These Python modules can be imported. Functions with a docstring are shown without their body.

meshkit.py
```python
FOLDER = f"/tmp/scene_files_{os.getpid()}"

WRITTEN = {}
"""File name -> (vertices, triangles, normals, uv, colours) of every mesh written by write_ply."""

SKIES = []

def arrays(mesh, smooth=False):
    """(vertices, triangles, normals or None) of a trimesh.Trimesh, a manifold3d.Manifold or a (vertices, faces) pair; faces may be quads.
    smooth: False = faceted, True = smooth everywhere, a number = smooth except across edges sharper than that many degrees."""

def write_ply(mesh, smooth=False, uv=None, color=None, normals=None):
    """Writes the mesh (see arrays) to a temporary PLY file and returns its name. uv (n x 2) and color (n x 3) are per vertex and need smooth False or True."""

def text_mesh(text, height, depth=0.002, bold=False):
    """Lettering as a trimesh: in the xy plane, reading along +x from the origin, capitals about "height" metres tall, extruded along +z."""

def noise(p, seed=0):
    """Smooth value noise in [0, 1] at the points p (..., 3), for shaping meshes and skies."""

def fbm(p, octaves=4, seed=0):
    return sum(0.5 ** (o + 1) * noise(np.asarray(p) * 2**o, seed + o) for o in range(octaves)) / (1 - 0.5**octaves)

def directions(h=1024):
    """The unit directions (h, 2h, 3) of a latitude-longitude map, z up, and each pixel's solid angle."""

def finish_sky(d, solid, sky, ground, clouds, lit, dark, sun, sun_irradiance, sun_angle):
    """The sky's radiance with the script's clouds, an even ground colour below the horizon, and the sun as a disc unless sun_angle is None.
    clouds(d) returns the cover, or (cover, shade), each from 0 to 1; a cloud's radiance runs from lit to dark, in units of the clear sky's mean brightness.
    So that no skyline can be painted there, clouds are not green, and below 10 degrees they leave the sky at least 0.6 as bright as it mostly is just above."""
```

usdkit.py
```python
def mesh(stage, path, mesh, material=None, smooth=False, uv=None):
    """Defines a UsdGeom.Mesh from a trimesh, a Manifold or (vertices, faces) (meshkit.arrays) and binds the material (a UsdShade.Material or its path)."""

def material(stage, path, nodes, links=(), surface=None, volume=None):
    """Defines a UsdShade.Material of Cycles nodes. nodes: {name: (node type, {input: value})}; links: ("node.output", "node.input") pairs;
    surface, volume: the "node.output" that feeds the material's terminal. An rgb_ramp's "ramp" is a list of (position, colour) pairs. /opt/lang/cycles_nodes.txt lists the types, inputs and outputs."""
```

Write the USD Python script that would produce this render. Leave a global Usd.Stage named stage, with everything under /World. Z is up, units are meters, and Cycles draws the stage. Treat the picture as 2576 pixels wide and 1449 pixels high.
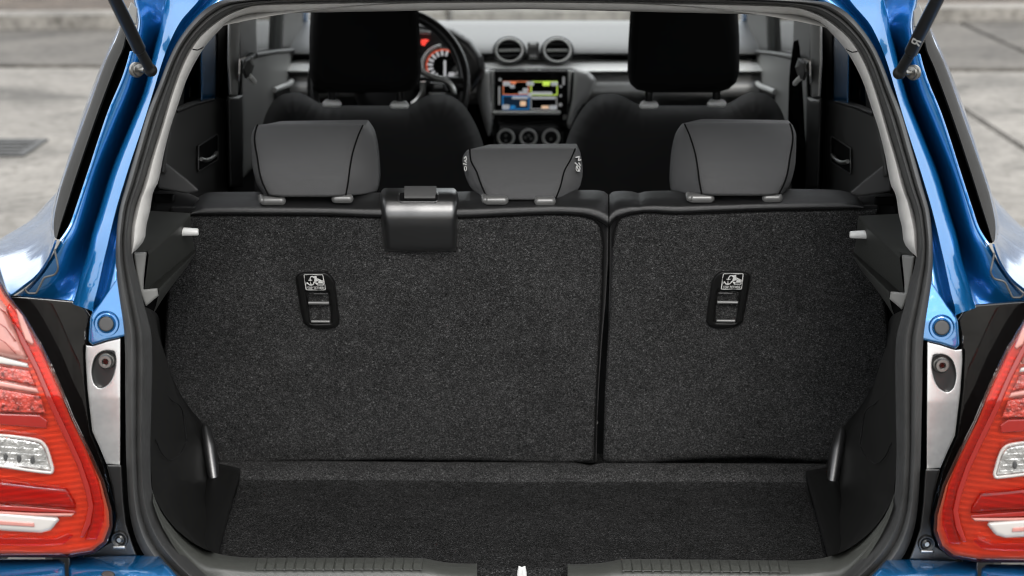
import math, numpy as np, trimesh, shapely, manifold3d, usdkit, meshkit
from pxr import Usd, UsdGeom, UsdLux, UsdShade, Gf, Sdf, Vt
from scipy.spatial import Delaunay
from scipy.interpolate import PchipInterpolator
from shapely.geometry import Polygon, LineString, Point
from shapely.ops import unary_union

rng = np.random.default_rng(7)
stage = Usd.Stage.CreateInMemory()
UsdGeom.SetStageUpAxis(stage, 'Z'); UsdGeom.SetStageMetersPerUnit(stage, 1.0)
UsdGeom.Xform.Define(stage, '/World'); UsdGeom.Scope.Define(stage, '/World/Looks')

# ------------------------------------------------------------------ camera, sky, sun, exposure
F, CAM_Y, CAM_H = 4500.0, -2.6, 1.62            # focal length in units of a 2576-wide picture; tail of the car near y = 0
PITCH, YAW, ROLL = math.radians(14.5), math.atan(30 / F), math.radians(0.15)
EXPOSURE = 1.4
cam = UsdGeom.Camera.Define(stage, '/World/camera')
M = (Gf.Matrix4d().SetRotate(Gf.Rotation(Gf.Vec3d(0, 0, 1), math.degrees(ROLL)))
     * Gf.Matrix4d().SetRotate(Gf.Rotation(Gf.Vec3d(1, 0, 0), 90 - math.degrees(PITCH)))
     * Gf.Matrix4d().SetRotate(Gf.Rotation(Gf.Vec3d(0, 0, 1), math.degrees(YAW)))
     * Gf.Matrix4d().SetTranslate(Gf.Vec3d(0, CAM_Y, CAM_H)))
cam.AddTransformOp().Set(M)
cam.CreateHorizontalApertureAttr(36.0); cam.CreateVerticalApertureAttr(20.25)
cam.CreateFocalLengthAttr(36.0 * F / 2576)
cam.CreateFStopAttr(4.5); cam.CreateFocusDistanceAttr(3.1)
cam.CreateExposureAttr(EXPOSURE)
cam.CreateClippingRangeAttr(Gf.Vec2f(0.05, 2000))
SUN_EL, SUN_ROT = math.radians(40), math.radians(172)
sun = UsdLux.DistantLight.Define(stage, '/World/sun')
sun.CreateIntensityAttr(0.3); sun.CreateAngleAttr(30.0); sun.CreateNormalizeAttr(True); sun.CreateColorAttr(Gf.Vec3f(1, .97, .93))
sun.AddRotateZOp().Set(-math.degrees(SUN_ROT)); sun.AddRotateXOp().Set(-(90 - math.degrees(SUN_EL)))
sky = UsdLux.DomeLight.Define(stage, '/World/sky')
sky.GetPrim().SetCustomDataByKey('kind', 'structure')
usdkit.material(stage, '/World/Looks/sky', {
    'tc': ('texture_coordinate', {}),
    'n': ('noise_texture', {'scale': 1.6, 'detail': 5.0, 'roughness': .55}),
    'r': ('rgb_ramp', {'ramp': [(0.0, (6.5, 6.7, 7.0)), (.45, (9, 9.1, 9.2)), (1, (13, 12.9, 12.7))]}),
    's': ('sky_texture', {'sky_type': 'single_scattering', 'sun_disc': False, 'sun_elevation': SUN_EL, 'sun_rotation': SUN_ROT}),
    'm': ('mix', {'mix_type': 'mix', 'fac': .88}), 'z': ('separate_xyz', {}), 'h': ('map_range', {'from_min': 0., 'from_max': 1., 'to_min': .75, 'to_max': 1.15, 'clamp': True}),
    'h3': ('combine_xyz', {}), 'mh': ('mix', {'mix_type': 'multiply', 'fac': 1.}),
    'b': ('background_shader', {'strength': 0.1})},
    [('tc.generated', 'n.vector'), ('n.fac', 'r.fac'), ('s.color', 'm.color1'), ('tc.generated', 'z.vector'), ('z.z', 'h.value'), ('h.result', 'h3.x'), ('h.result', 'h3.y'), ('h.result', 'h3.z'), ('r.color', 'mh.color1'), ('h3.vector', 'mh.color2'), ('mh.color', 'm.color2'), ('m.color', 'b.color')], surface='b.background')
UsdShade.MaterialBindingAPI.Apply(sky.GetPrim()).Bind(UsdShade.Material.Get(stage, '/World/Looks/sky'))

# ------------------------------------------------------------------ turning a spot of the picture plus a distance into a point of the place
_R = np.array([[M[i][j] for j in range(3)] for i in range(3)])
CAM = np.array([0, CAM_Y, CAM_H])

def _dir(px, py):
    px, py = np.broadcast_arrays(np.asarray(px, float), np.asarray(py, float))
    c = np.stack([(px - 1288) / F, -(py - 724.5) / F, -np.ones_like(px)], -1)
    return c @ _R

def W(px, py, d):                                # the point at forward distance d
    r = _dir(px, py)
    return CAM + r * (np.asarray(d, float) / r[..., 1])[..., None]

def WX(px, py, x):                               # the point on the plane x = const
    r = _dir(px, py)
    return CAM + r * ((np.asarray(x, float)) / r[..., 0])[..., None]

def WZ(px, py, z):
    r = _dir(px, py)
    return CAM + r * ((np.asarray(z, float) - CAM_H) / r[..., 2])[..., None]

def at(d):                                       # maps (px, py, proud) with a constant or functional distance
    return (lambda px, py, o: W(px, py, d(px, py) - o)) if callable(d) else (lambda px, py, o: W(px, py, d - np.asarray(o)))

# ------------------------------------------------------------------ materials
L = {}

def mat(name, base, rough=.5, metal=0., coat=0., coat_rough=.05, spec=.5, noise=None, bump=None, bevel=0., sheen=0., emit=0., coat_ior=1.5, trans=0., rough_noise=None):
    """noise: (scale, low, high) multiplies the base colour; bump: (scale, distance)"""
    if not emit: base = tuple(c * (.72 if metal < .5 else .9) for c in base)
    p = {'base_color': base, 'roughness': rough, 'metallic': metal, 'coat_weight': coat, 'coat_roughness': coat_rough, 'coat_ior': coat_ior, 'specular_ior_level': spec, 'transmission_weight': trans}
    if sheen: p |= {'sheen_weight': sheen, 'sheen_roughness': .5}
    if emit: p |= {'emission_color': base, 'emission_strength': emit}
    nodes, links = {'p': ('principled_bsdf', p), 'g': ('texture_coordinate', {})}, []
    if noise:
        nodes['n'] = ('noise_texture', {'scale': noise[0], 'detail': noise[3] if len(noise) > 3 else 3., 'roughness': .6})
        nodes['r'] = ('rgb_ramp', {'ramp': [(.3, tuple(c * noise[1] for c in base)), (.7, tuple(c * noise[2] for c in base))]})
        links += [('g.object', 'n.vector'), ('n.fac', 'r.fac'), ('r.color', 'p.base_color')]
    if rough_noise:
        nodes['rn'] = ('noise_texture', {'scale': rough_noise[0], 'detail': 4.})
        nodes['rr'] = ('map_range', {'from_min': .3, 'from_max': .7, 'to_min': rough_noise[1], 'to_max': rough_noise[2], 'clamp': True})
        links += [('g.object', 'rn.vector'), ('rn.fac', 'rr.value'), ('rr.result', 'p.roughness')]
    last = None
    if bevel:
        nodes['bv'] = ('bevel', {'radius': bevel, 'samples': 4}); last = 'bv.bevel'
    if bump:
        nodes['bn'] = ('noise_texture', {'scale': bump[0], 'detail': 2.})
        nodes['bu'] = ('bump', {'strength': bump[2] if len(bump) > 2 else 1., 'distance': bump[1]})
        links += [('g.object', 'bn.vector'), ('bn.fac', 'bu.height')]
        if last: links.append((last, 'bu.normal'))
        last = 'bu.normal'
    if last: links.append((last, 'p.normal'))
    L[name] = usdkit.material(stage, '/World/Looks/' + name, nodes, links, surface='p.BSDF')

def carpet(name, lo, mid, hi):
    L[name] = usdkit.material(stage, '/World/Looks/' + name, {
        'g': ('texture_coordinate', {}),
        'mp': ('mapping', {'scale': (1., 1., 1.35)}),
        'n': ('noise_texture', {'scale': 340., 'detail': 3., 'roughness': .72, 'distortion': 1.2}),
        'n2': ('noise_texture', {'scale': 55., 'detail': 3., 'roughness': .6}),
        'n3': ('noise_texture', {'scale': 9., 'detail': 3.}),
        'r': ('rgb_ramp', {'ramp': [(.32, (lo,) * 3), (.47, (mid,) * 3), (.58, (mid * 2.2,) * 3), (.70, (hi,) * 3)]}),
        'r2': ('rgb_ramp', {'ramp': [(.3, (.8,) * 3), (.7, (1.18,) * 3)]}),
        'r3': ('rgb_ramp', {'ramp': [(.3, (.85,) * 3), (.7, (1.1,) * 3)]}),
        'm': ('mix', {'mix_type': 'multiply', 'fac': 1.}), 'm2': ('mix', {'mix_type': 'multiply', 'fac': 1.}),
        'bu': ('bump', {'strength': .8, 'distance': .002}),
        'p': ('principled_bsdf', {'roughness': 1., 'specular_ior_level': .0})},
        [('g.object', 'mp.vector'), ('mp.vector', 'n.vector'), ('mp.vector', 'n2.vector'), ('g.object', 'n3.vector'), ('n.fac', 'r.fac'), ('n2.fac', 'r2.fac'), ('n3.fac', 'r3.fac'),
         ('r.color', 'm.color1'), ('r2.color', 'm.color2'), ('m.color', 'm2.color1'), ('r3.color', 'm2.color2'), ('m2.color', 'p.base_color'), ('n.fac', 'bu.height'), ('bu.normal', 'p.normal')], surface='p.BSDF')

def pane(name, tint, ior=1.5):
    L[name] = usdkit.material(stage, '/World/Looks/' + name, {'f': ('fresnel', {'IOR': ior}), 't': ('transparent_bsdf', {'color': tint}), 'g': ('glossy_bsdf', {'color': (1, 1, 1), 'roughness': .02}), 'm': ('mix_closure', {})},
                              [('f.fac', 'm.fac'), ('t.BSDF', 'm.closure1'), ('g.BSDF', 'm.closure2')], surface='m.closure')

def blue(name, bump=0.):
    L[name] = usdkit.material(stage, '/World/Looks/' + name, {
        'g': ('texture_coordinate', {}), 'n': ('noise_texture', {'scale': 2500., 'detail': 1.}),
        'pn': ('noise_texture', {'scale': 90., 'detail': 1.}), 'pb': ('bump', {'strength': .25, 'distance': .0012}), 'dn': ('noise_texture', {'scale': 18., 'detail': 6., 'roughness': .7}), 'dm': ('map_range', {'from_min': .45, 'from_max': .75, 'to_min': .02, 'to_max': .22, 'clamp': True}),
        'r': ('rgb_ramp', {'ramp': [(.3, (.002, .095, .265)), (.7, (.006, .15, .375))]}),
        'p': ('principled_bsdf', {'metallic': .8, 'roughness': .26, 'coat_weight': 1., 'coat_roughness': .03, 'coat_ior': 1.95, 'specular_ior_level': .6})},
        [('g.object', 'n.vector'), ('n.fac', 'r.fac'), ('r.color', 'p.base_color'), ('g.object', 'pn.vector'), ('pn.fac', 'pb.height'), ('pb.normal', 'p.coat_normal'), ('g.object', 'dn.vector'), ('dn.fac', 'dm.value'), ('dm.result', 'p.coat_roughness')], surface='p.BSDF')

blue('blue_paint')
mat('rubber', (.027, .027, .026), .42, spec=.8, bump=(400, .0003), rough_noise=(30, .45, .7))
mat('black_plastic', (.006, .006, .0058), .42, spec=.3, bump=(900, .0004), bevel=.002)
mat('liner_plastic', (.0065, .0065, .006), .38, spec=.25, bump=(1400, .0004), bevel=.003)
mat('cover_plastic', (.006, .006, .006), .3, spec=.8, coat=.8, coat_rough=.32, coat_ior=1.65, bump=(1400, .0002))
mat('grain_plastic', (.009, .009, .0085), .36, spec=.6, bump=(1400, .0005), bevel=.003)
mat('shelf_plastic', (.028, .029, .026), .5, spec=.4, bump=(1200, .0004), bevel=.003)
mat('sill_plastic', (.055, .057, .05), .4, spec=.7, bump=(1400, .0004), bevel=.002)
mat('satin_black', (.007, .007, .007), .3, spec=.5, bevel=.0015)
mat('gloss_black', (.004, .004, .004), .06, coat=1., coat_rough=.02)
mat('trim_grey', (.52, .51, .49), .6, bump=(1200, .0003), noise=(40, .93, 1.06))
mat('garnish_grey', (.024, .023, .021), .55, spec=.2, bump=(900, .0003))
mat('bracket_grey', (.24, .24, .23), .45, bevel=.003)
mat('fabric_black', (.010, .010, .0105), .95, bump=(1100, .0008), sheen=.08, spec=.2)
mat('fabric_deep', (.004, .004, .004), .95, bump=(900, .0006), spec=.15)
mat('front_fabric', (.011, .011, .011), .9, bump=(900, .0008), sheen=.15, spec=.3)
mat('seat_cover', (.006, .006, .0063), .42, bump=(1300, .0007), spec=.9)
mat('headrest_cover', (.085, .085, .087), .5, bump=(1100, .0016), noise=(900, .6, 1.35), sheen=.12, spec=.5)
mat('webbing', (.13, .13, .128), .7, bump=(1200, .001))
mat('sleeve_grey', (.13, .13, .127), .3, spec=.8, bevel=.002)
mat('silver', (.62, .62, .60), .3, metal=1.)
mat('silver_paint', (1., 1., .97), .35, metal=.1)
mat('plate_metal', (.56, .56, .55), .3, metal=.85, coat=.25, coat_rough=.12, noise=(14, .97, 1.03), rough_noise=(25, .24, .34))
mat('steel', (.27, .265, .25), .32, metal=1.)
mat('white_print', (.75, .75, .73), .6)
mat('grey_print', (.35, .35, .34), .6)
mat('plug_rubber', (.055, .055, .055), .6)
mat('dash_pad', (.115, .115, .113), .36, bump=(1200, .0005), spec=.9)
mat('dash_light', (.5, .5, .49), .4, metal=.35)
mat('door_panel', (.032, .032, .030), .5, bump=(1200, .0005), spec=.5)
mat('armrest_grey', (.27, .27, .26), .5)
mat('headliner', (.40, .39, .37), .9)
mat('lens_bowl', (1., .93, .90), .35, metal=.3, noise=(10, .9, 1.05))
mat('lens_deep', (.30, .012, .008), .12, coat=1., coat_rough=.02)
mat('lens_pink', (.6, .27, .23), .2, coat=1., coat_rough=.02, noise=(40, .85, 1.1))
mat('lens_white', (.58, .55, .52), .22, coat=1., coat_rough=.03)
mat('lens_brown', (.030, .012, .009), .12, coat=1., coat_rough=.02)
mat('lens_chrome', (.85, .85, .84), .2, metal=.9, bump=(110, .0022), noise=(60, .6, 1.08))
mat('lens_ribbed', (.55, .06, .04), .2, coat=1., noise=(130, .12, 1.35), bump=(180, .004))
pane('lens_red', (1, .50, .37)); pane('lens_clear', (1, .93, .92)); pane('window_glass', (.86, .88, .87)); pane('privacy_glass', (.10, .11, .11))
for nm, c, e in (('screen_white', (.55, .57, .6), 0.15), ('screen_orange', (.75, .22, .1), 0.27), ('screen_green', (.55, .75, .1), 0.30), ('screen_blue', (.02, .20, .5), 0.22), ('screen_tan', (.75, .5, .32), 0.30), ('screen_grey', (.3, .3, .3), 0.18),
                 ('screen_navy', (.004, .02, .05), 0.15), ('lamp_red', (.9, .06, .04), .4), ('dial_red', (.6, .11, .06), .25), ('dial_white', (.6, .6, .62), .2)):
    mat(nm, c, .5, emit=e)
mat('soil', (.085, .066, .05), 1., noise=(6, .5, 1.5), bump=(20, .03))
mat('alloy', (.45, .45, .45), .3, metal=.9); mat('tyre_rubber', (.015, .015, .015), .8)
mat('iron', (.05, .05, .048), .6, metal=.4, noise=(30, .6, 1.3))
def concrete(name, c):
    c = tuple(x * k for x, k in zip(c, (.67, .65, .62)))
    L[name] = usdkit.material(stage, '/World/Looks/' + name, {
        'g': ('texture_coordinate', {}), 'n': ('noise_texture', {'scale': 1.1, 'detail': 9., 'roughness': .72, 'distortion': .6}), 'n2': ('noise_texture', {'scale': 14., 'detail': 5., 'roughness': .7}),
        'r': ('rgb_ramp', {'ramp': [(.33, tuple(x * .38 for x in c)), (.45, tuple(x * .8 for x in c)), (.53, c), (.70, tuple(min(x * 1.22, 1) for x in c))]}), 'r2': ('rgb_ramp', {'ramp': [(.3, (.5, .49, .47)), (.5, (.95, .95, .95)), (.68, (1.16, 1.16, 1.16))]}),
        'm': ('mix', {'mix_type': 'multiply', 'fac': 1.}), 'bu': ('bump', {'strength': .5, 'distance': .01}), 'p': ('principled_bsdf', {'roughness': .85, 'specular_ior_level': .3})},
        [('g.object', 'n.vector'), ('g.object', 'n2.vector'), ('n.fac', 'r.fac'), ('n2.fac', 'r2.fac'), ('r.color', 'm.color1'), ('r2.color', 'm.color2'), ('m.color', 'p.base_color'), ('n2.fac', 'bu.height'), ('bu.normal', 'p.normal')], surface='p.BSDF')
concrete('concrete_mid', (.135, .128, .118)); concrete('concrete', (.17, .163, .15)); concrete('concrete_dark', (.14, .134, .123)); concrete('concrete_pale', (.265, .256, .24))

# ------------------------------------------------------------------ prims
used = set()

def free(parent, name):
    k, n = 0, name
    while f'{parent}/{n}' in used:
        k += 1; n = f'{name}_{k:03d}'
    used.add(f'{parent}/{n}')
    return f'{parent}/{n}'

def obj(name, mesh, material, parent='/World', label=None, smooth=35, **data):
    path = free(str(parent), name)
    p = usdkit.mesh(stage, path, mesh, L[material], smooth).GetPrim()
    if label: p.SetCustomDataByKey('label', label)
    for k, v in data.items(): p.SetCustomDataByKey(k, v)
    return path

def flip(mesh):
    m = T(mesh)
    return trimesh.Trimesh(m.vertices * [-1, 1, 1], m.faces[:, ::-1], process=False)

def T(mesh):
    if isinstance(mesh, trimesh.Trimesh): return mesh
    if hasattr(mesh, 'to_mesh'):
        q = mesh.to_mesh(); return trimesh.Trimesh(q.vert_properties[:, :3], q.tri_verts, process=False)
    return trimesh.Trimesh(np.asarray(mesh[0]), np.asarray(mesh[1]), process=False)

def both(name, mesh, material, parents=None, labels=(None, None), smooth=35, **data):
    parents = parents or (CAR, CAR)
    return (obj(name, mesh, material, parents[0], labels[0], smooth, **data), obj(name, flip(mesh), material, parents[1], labels[1], smooth, **data))

def join(*ms): return trimesh.util.concatenate([T(m) for m in ms])

# ------------------------------------------------------------------ shapes
def ring_points(ring, s):
    n = max(int(math.ceil(ring.length / s)), 4)
    c = np.asarray(ring.coords)[:-1]
    q = np.array([ring.interpolate(i / n, normalized=True).coords[0] for i in range(n)])
    return np.vstack([c, q[np.min(np.linalg.norm(q[:, None] - c[None], axis=2), 1) > .35 * s]]) if len(c) < 400 else q

def pillow(poly, mp, depth=.004, R=2., s=8., thick=.01, prof=None):
    """A body whose outline is poly (picture units) and whose face rises by depth within R of its edge; mp places it."""
    poly = Polygon(poly) if not hasattr(poly, 'geom_type') else poly
    poly = poly.buffer(0)
    if poly.geom_type == 'MultiPolygon': return join(*[pillow(g, mp, depth, R, s, thick, prof) for g in poly.geoms])
    rings = [poly.exterior, *poly.interiors]
    sb = max(min(s, .58 * R), .7)
    pts = [ring_points(r, sb) for r in rings]
    for t in ((.3, .65, 1.) if R >= 2.4 else (1.,)):
        q = poly.buffer(-R * t)
        for g in getattr(q, 'geoms', [q]):
            if not g.is_empty:
                for r in [g.exterior, *g.interiors]: pts.append(ring_points(r, sb))
    x0, y0, x1, y1 = poly.bounds
    gx, gy = np.meshgrid(np.arange(x0 + s / 2, x1, s), np.arange(y0 + s / 2, y1, s))
    gx = gx + (np.arange(gx.shape[0]) % 2)[:, None] * s / 2
    inner = poly.buffer(-R - .5 * s)
    g = np.c_[gx.ravel(), gy.ravel()]
    if not inner.is_empty: pts.append(g[shapely.contains_xy(inner, g[:, 0], g[:, 1])])
    p = np.unique(np.round(np.vstack([q for q in pts if len(q)]), 4), axis=0)
    tri = Delaunay(p).simplices
    c = p[tri].mean(1)
    tri = tri[shapely.contains_xy(poly.buffer(1e-6), c[:, 0], c[:, 1])]
    a = p[tri]
    area = np.abs((a[:, 1, 0] - a[:, 0, 0]) * (a[:, 2, 1] - a[:, 0, 1]) - (a[:, 2, 0] - a[:, 0, 0]) * (a[:, 1, 1] - a[:, 0, 1]))
    tri = tri[area > 1e-4]
    dist = shapely.distance(shapely.points(p), poly.boundary)
    h = depth * np.sqrt(np.clip(1 - (1 - np.clip(dist / R, 0, 1)) ** 2, 0, 1))
    if prof is not None: h = h + prof(p[:, 0], p[:, 1]) * np.clip(dist / R, 0, 1)
    front = mp(p[:, 0], p[:, 1], h); back = mp(p[:, 0], p[:, 1], np.full(len(p), -thick))
    e = np.sort(np.vstack([tri[:, [0, 1]], tri[:, [1, 2]], tri[:, [2, 0]]]), 1)
    u, n = np.unique(e, axis=0, return_counts=True)
    edge = set(map(tuple, u[n == 1]))
    N = len(p); skirt = []
    for t in tri:
        for i in range(3):
            i0, i1 = t[i], t[(i + 1) % 3]
            if (min(i0, i1), max(i0, i1)) in edge: skirt += [(i1, i0, i0 + N), (i1, i0 + N, i1 + N)]
    f = np.vstack([tri, tri[:, ::-1] + N, np.array(skirt)])
    v = np.vstack([front, back])
    k = np.cross(front[tri[:, 1]] - front[tri[:, 0]], front[tri[:, 2]] - front[tri[:, 0]])
    if (k * (CAM - front[tri[:, 0]])).sum() < 0: f = f[:, ::-1]
    return trimesh.Trimesh(v, f, process=False)

def curve(pts, n, smooth=True):
    p = np.asarray(pts, float)
    t = np.r_[0, np.cumsum(np.maximum(np.linalg.norm(np.diff(p, axis=0), axis=1), 1e-9))]; t /= t[-1]
    q = np.linspace(0, 1, n)
    if smooth and len(p) > 2: return PchipInterpolator(t, p)(q)
    return np.stack([np.interp(q, t, p[:, k]) for k in range(p.shape[1])], 1)

def grid(G, closed=False, outward=None):
    """G (rows, columns, 3) to triangles, turned towards the camera (or away from the point outward)"""
    a, b = G.shape[:2]
    v = G.reshape(-1, 3); f = []
    for i in range(a - 1 + (1 if closed else 0)):
        i2 = (i + 1) % a
        j = np.arange(b - 1)
        f.append(np.stack([i * b + j, i * b + j + 1, i2 * b + j + 1], 1)); f.append(np.stack([i * b + j, i2 * b + j + 1, i2 * b + j], 1))
    f = np.vstack(f)
    k = np.cross(v[f[:, 1]] - v[f[:, 0]], v[f[:, 2]] - v[f[:, 0]])
    to = (CAM - v[f[:, 0]]) if outward is None else (v[f[:, 0]] - np.asarray(outward))
    if (k * to).sum() < 0: f = f[:, ::-1]
    return trimesh.Trimesh(v, f, process=False)

def loft(rails, n=40, m=1, cross=False, closed=False, world=False, smooth=True, outward=None):
    P = [curve([W(*q) for q in r] if not world else r, n, smooth) for r in rails]
    P = np.array(P)
    if m > 1:
        t = np.linspace(0, len(P) - 1, (len(P) - 1) * m + 1)
        if cross: P = PchipInterpolator(np.arange(len(P)), P, axis=0)(t)
        else: P = np.stack([[np.interp(t, np.arange(len(P)), P[:, i, k]) for k in range(3)] for i in range(n)], 0).transpose(2, 0, 1)
    return grid(P, closed, outward)

def tube(pts, r, k=10, n=None, caps=True):
    p = np.asarray(pts, float)
    if n: p = curve(p, n)
    r = np.broadcast_to(r, len(p))
    t = np.gradient(p, axis=0); t /= np.linalg.norm(t, axis=1, keepdims=True)
    u = np.cross(t[0], [0, 0, 1.] if abs(t[0][2]) < .9 else [0, 1., 0]); u /= np.linalg.norm(u)
    rings, a = [], np.linspace(0, 2 * np.pi, k, endpoint=False)
    for i in range(len(p)):
        u = u - t[i] * (u @ t[i]); u /= np.linalg.norm(u)
        w = np.cross(t[i], u)
        rings.append(p[i] + r[i] * (np.cos(a)[:, None] * u + np.sin(a)[:, None] * w))
    v = np.vstack(rings + ([p[:1], p[-1:]] if caps else [])); f = []
    for i in range(len(p) - 1):
        for j in range(k):
            q = (j + 1) % k
            f += [(i * k + j, i * k + q, (i + 1) * k + q), (i * k + j, (i + 1) * k + q, (i + 1) * k + j)]
    if caps:
        e = (len(p) - 1) * k
        for j in range(k):
            q = (j + 1) % k
            f += [(len(v) - 2, q, j), (len(v) - 1, e + j, e + q)]
    return trimesh.Trimesh(v, np.array(f), process=False)

def Wt(pts, r, k=10, n=None): return tube([W(*q) for q in pts], r, k, n)

def hull(items):
    ps = []
    for p, r in items:
        s = trimesh.creation.icosphere(2, r); s.apply_translation(p); ps.append(s.vertices)
    return trimesh.convex.convex_hull(np.vstack(ps))

def rbox(c, size, r):
    c, h = np.asarray(c, float), np.asarray(size, float) / 2 - r
    return hull([(c + h * [a, b, e], r) for a in (-1, 1) for b in (-1, 1) for e in (-1, 1)])

def lathe(profile, c, axis, k=36):
    """profile: (radius, height) pairs round the axis through c"""
    c, z = np.asarray(c, float), np.asarray(axis, float); z = z / np.linalg.norm(z)
    x = np.cross(z, [0, 0, 1.] if abs(z[2]) < .9 else [1., 0, 0]); x /= np.linalg.norm(x); y = np.cross(z, x)
    a = np.linspace(0, 2 * np.pi, k, endpoint=False)
    G = np.array([[c + r * (math.cos(t) * x + math.sin(t) * y) + h * z for r, h in profile] for t in a])
    v = G.reshape(-1, 3); b = len(profile); f = []
    for i in range(k):
        i2 = (i + 1) % k
        for j in range(b - 1):
            f += [(i * b + j, i2 * b + j, i2 * b + j + 1), (i * b + j, i2 * b + j + 1, i * b + j + 1)]
    m = trimesh.Trimesh(v, np.array(f), process=False)
    return m

def ell(cx, cy, rx, ry=None, n=40):
    a = np.linspace(0, 2 * np.pi, n, endpoint=False)
    return Polygon(np.c_[cx + rx * np.cos(a), cy + (ry or rx) * np.sin(a)])

def rr(x0, y0, x1, y1, r):                       # rounded rectangle
    return shapely.box(x0 + r, y0 + r, x1 - r, y1 - r).buffer(r, 6)

def soft(pts, r):                                # a polygon with rounded corners
    return Polygon(pts).buffer(-r).buffer(2 * r, 8).buffer(-r, 8)

def spl(pts, n=60, closed=True):                 # a smooth closed outline through the points
    p = np.asarray(pts + [pts[0]] if closed else pts, float)
    return Polygon(curve(p, n)[:-1])

# ------------------------------------------------------------------ ground
def slab(x0, x1, y0, y1, z0, z1, c=.008):
    b = shapely.box(x0, y0, x1, y1)
    m = trimesh.creation.box((x1 - x0, y1 - y0, z1 - z0)); m.apply_translation(((x0 + x1) / 2, (y0 + y1) / 2, (z0 + z1) / 2))
    up = m.vertices[:, 2] > (z0 + z1) / 2
    q = m.vertices.copy(); ctr = np.array([(x0 + x1) / 2, (y0 + y1) / 2])
    q[up, :2] += np.sign(ctr - q[up, :2]) * c
    q[up, 2] += rng.uniform(-.003, .003)
    return trimesh.Trimesh(q, m.faces, process=False)

g = trimesh.creation.box((400, 400, .1)); g.apply_translation((0, 60, -.15))
GROUND = obj('ground', g, 'concrete_dark', label='broad pale concrete yard around and under the blue car', kind='structure', smooth=False)
JY = 12.25 + CAM_Y
for x0, x1 in ((-13.5, -6.2), (-6.2, -1.2), (-1.2, 2.6), (2.6, 8.), (8., 14.)):
    for y0, y1 in ((-6.5, -.5), (-.5, 4.), (4., JY)):
        obj('slab', slab(x0 + .02, x1 - .02, y0 + .02, y1 - .02, -.13, 0), 'concrete_pale' if y1 == JY else 'concrete', GROUND, smooth=False)
for x0, x1 in ((-13.5, -6.6), (-6.6, -.4), (-.4, 3.72), (3.72, 9.), (9., 15.)):
    obj('slab', slab(x0 + .022, x1 - .022, JY + .16, 15.55 + CAM_Y + 0.2 * (x0 > 3) - .02, -.13, -.003), 'concrete_mid', GROUND, smooth=False)
ka = math.radians(6.5)
def kerb_turn(m):
    m.apply_transform(trimesh.transformations.rotation_matrix(ka, [0, 0, 1], [-5., 14.5 + CAM_Y, 0])); return m
for x0, x1 in ((-14, -9.), (-9., -4.9), (-4.9, -.6), (-.6, 3.4), (3.4, 7.5), (7.5, 14)):
    obj('kerb_stone', kerb_turn(slab(x0 + .012, x1 - .012, 14.5 + CAM_Y, 14.95 + CAM_Y, -.05, .11, .02)), 'concrete_pale', GROUND, smooth=False)
k = trimesh.creation.box((60, 26, .1)); k.apply_translation((0, 14.96 + 13 + CAM_Y, .03))
obj('soil_bed', kerb_turn(k), 'soil', kind='structure', label='strip of bare brown earth behind the pale kerb', smooth=False)
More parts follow.
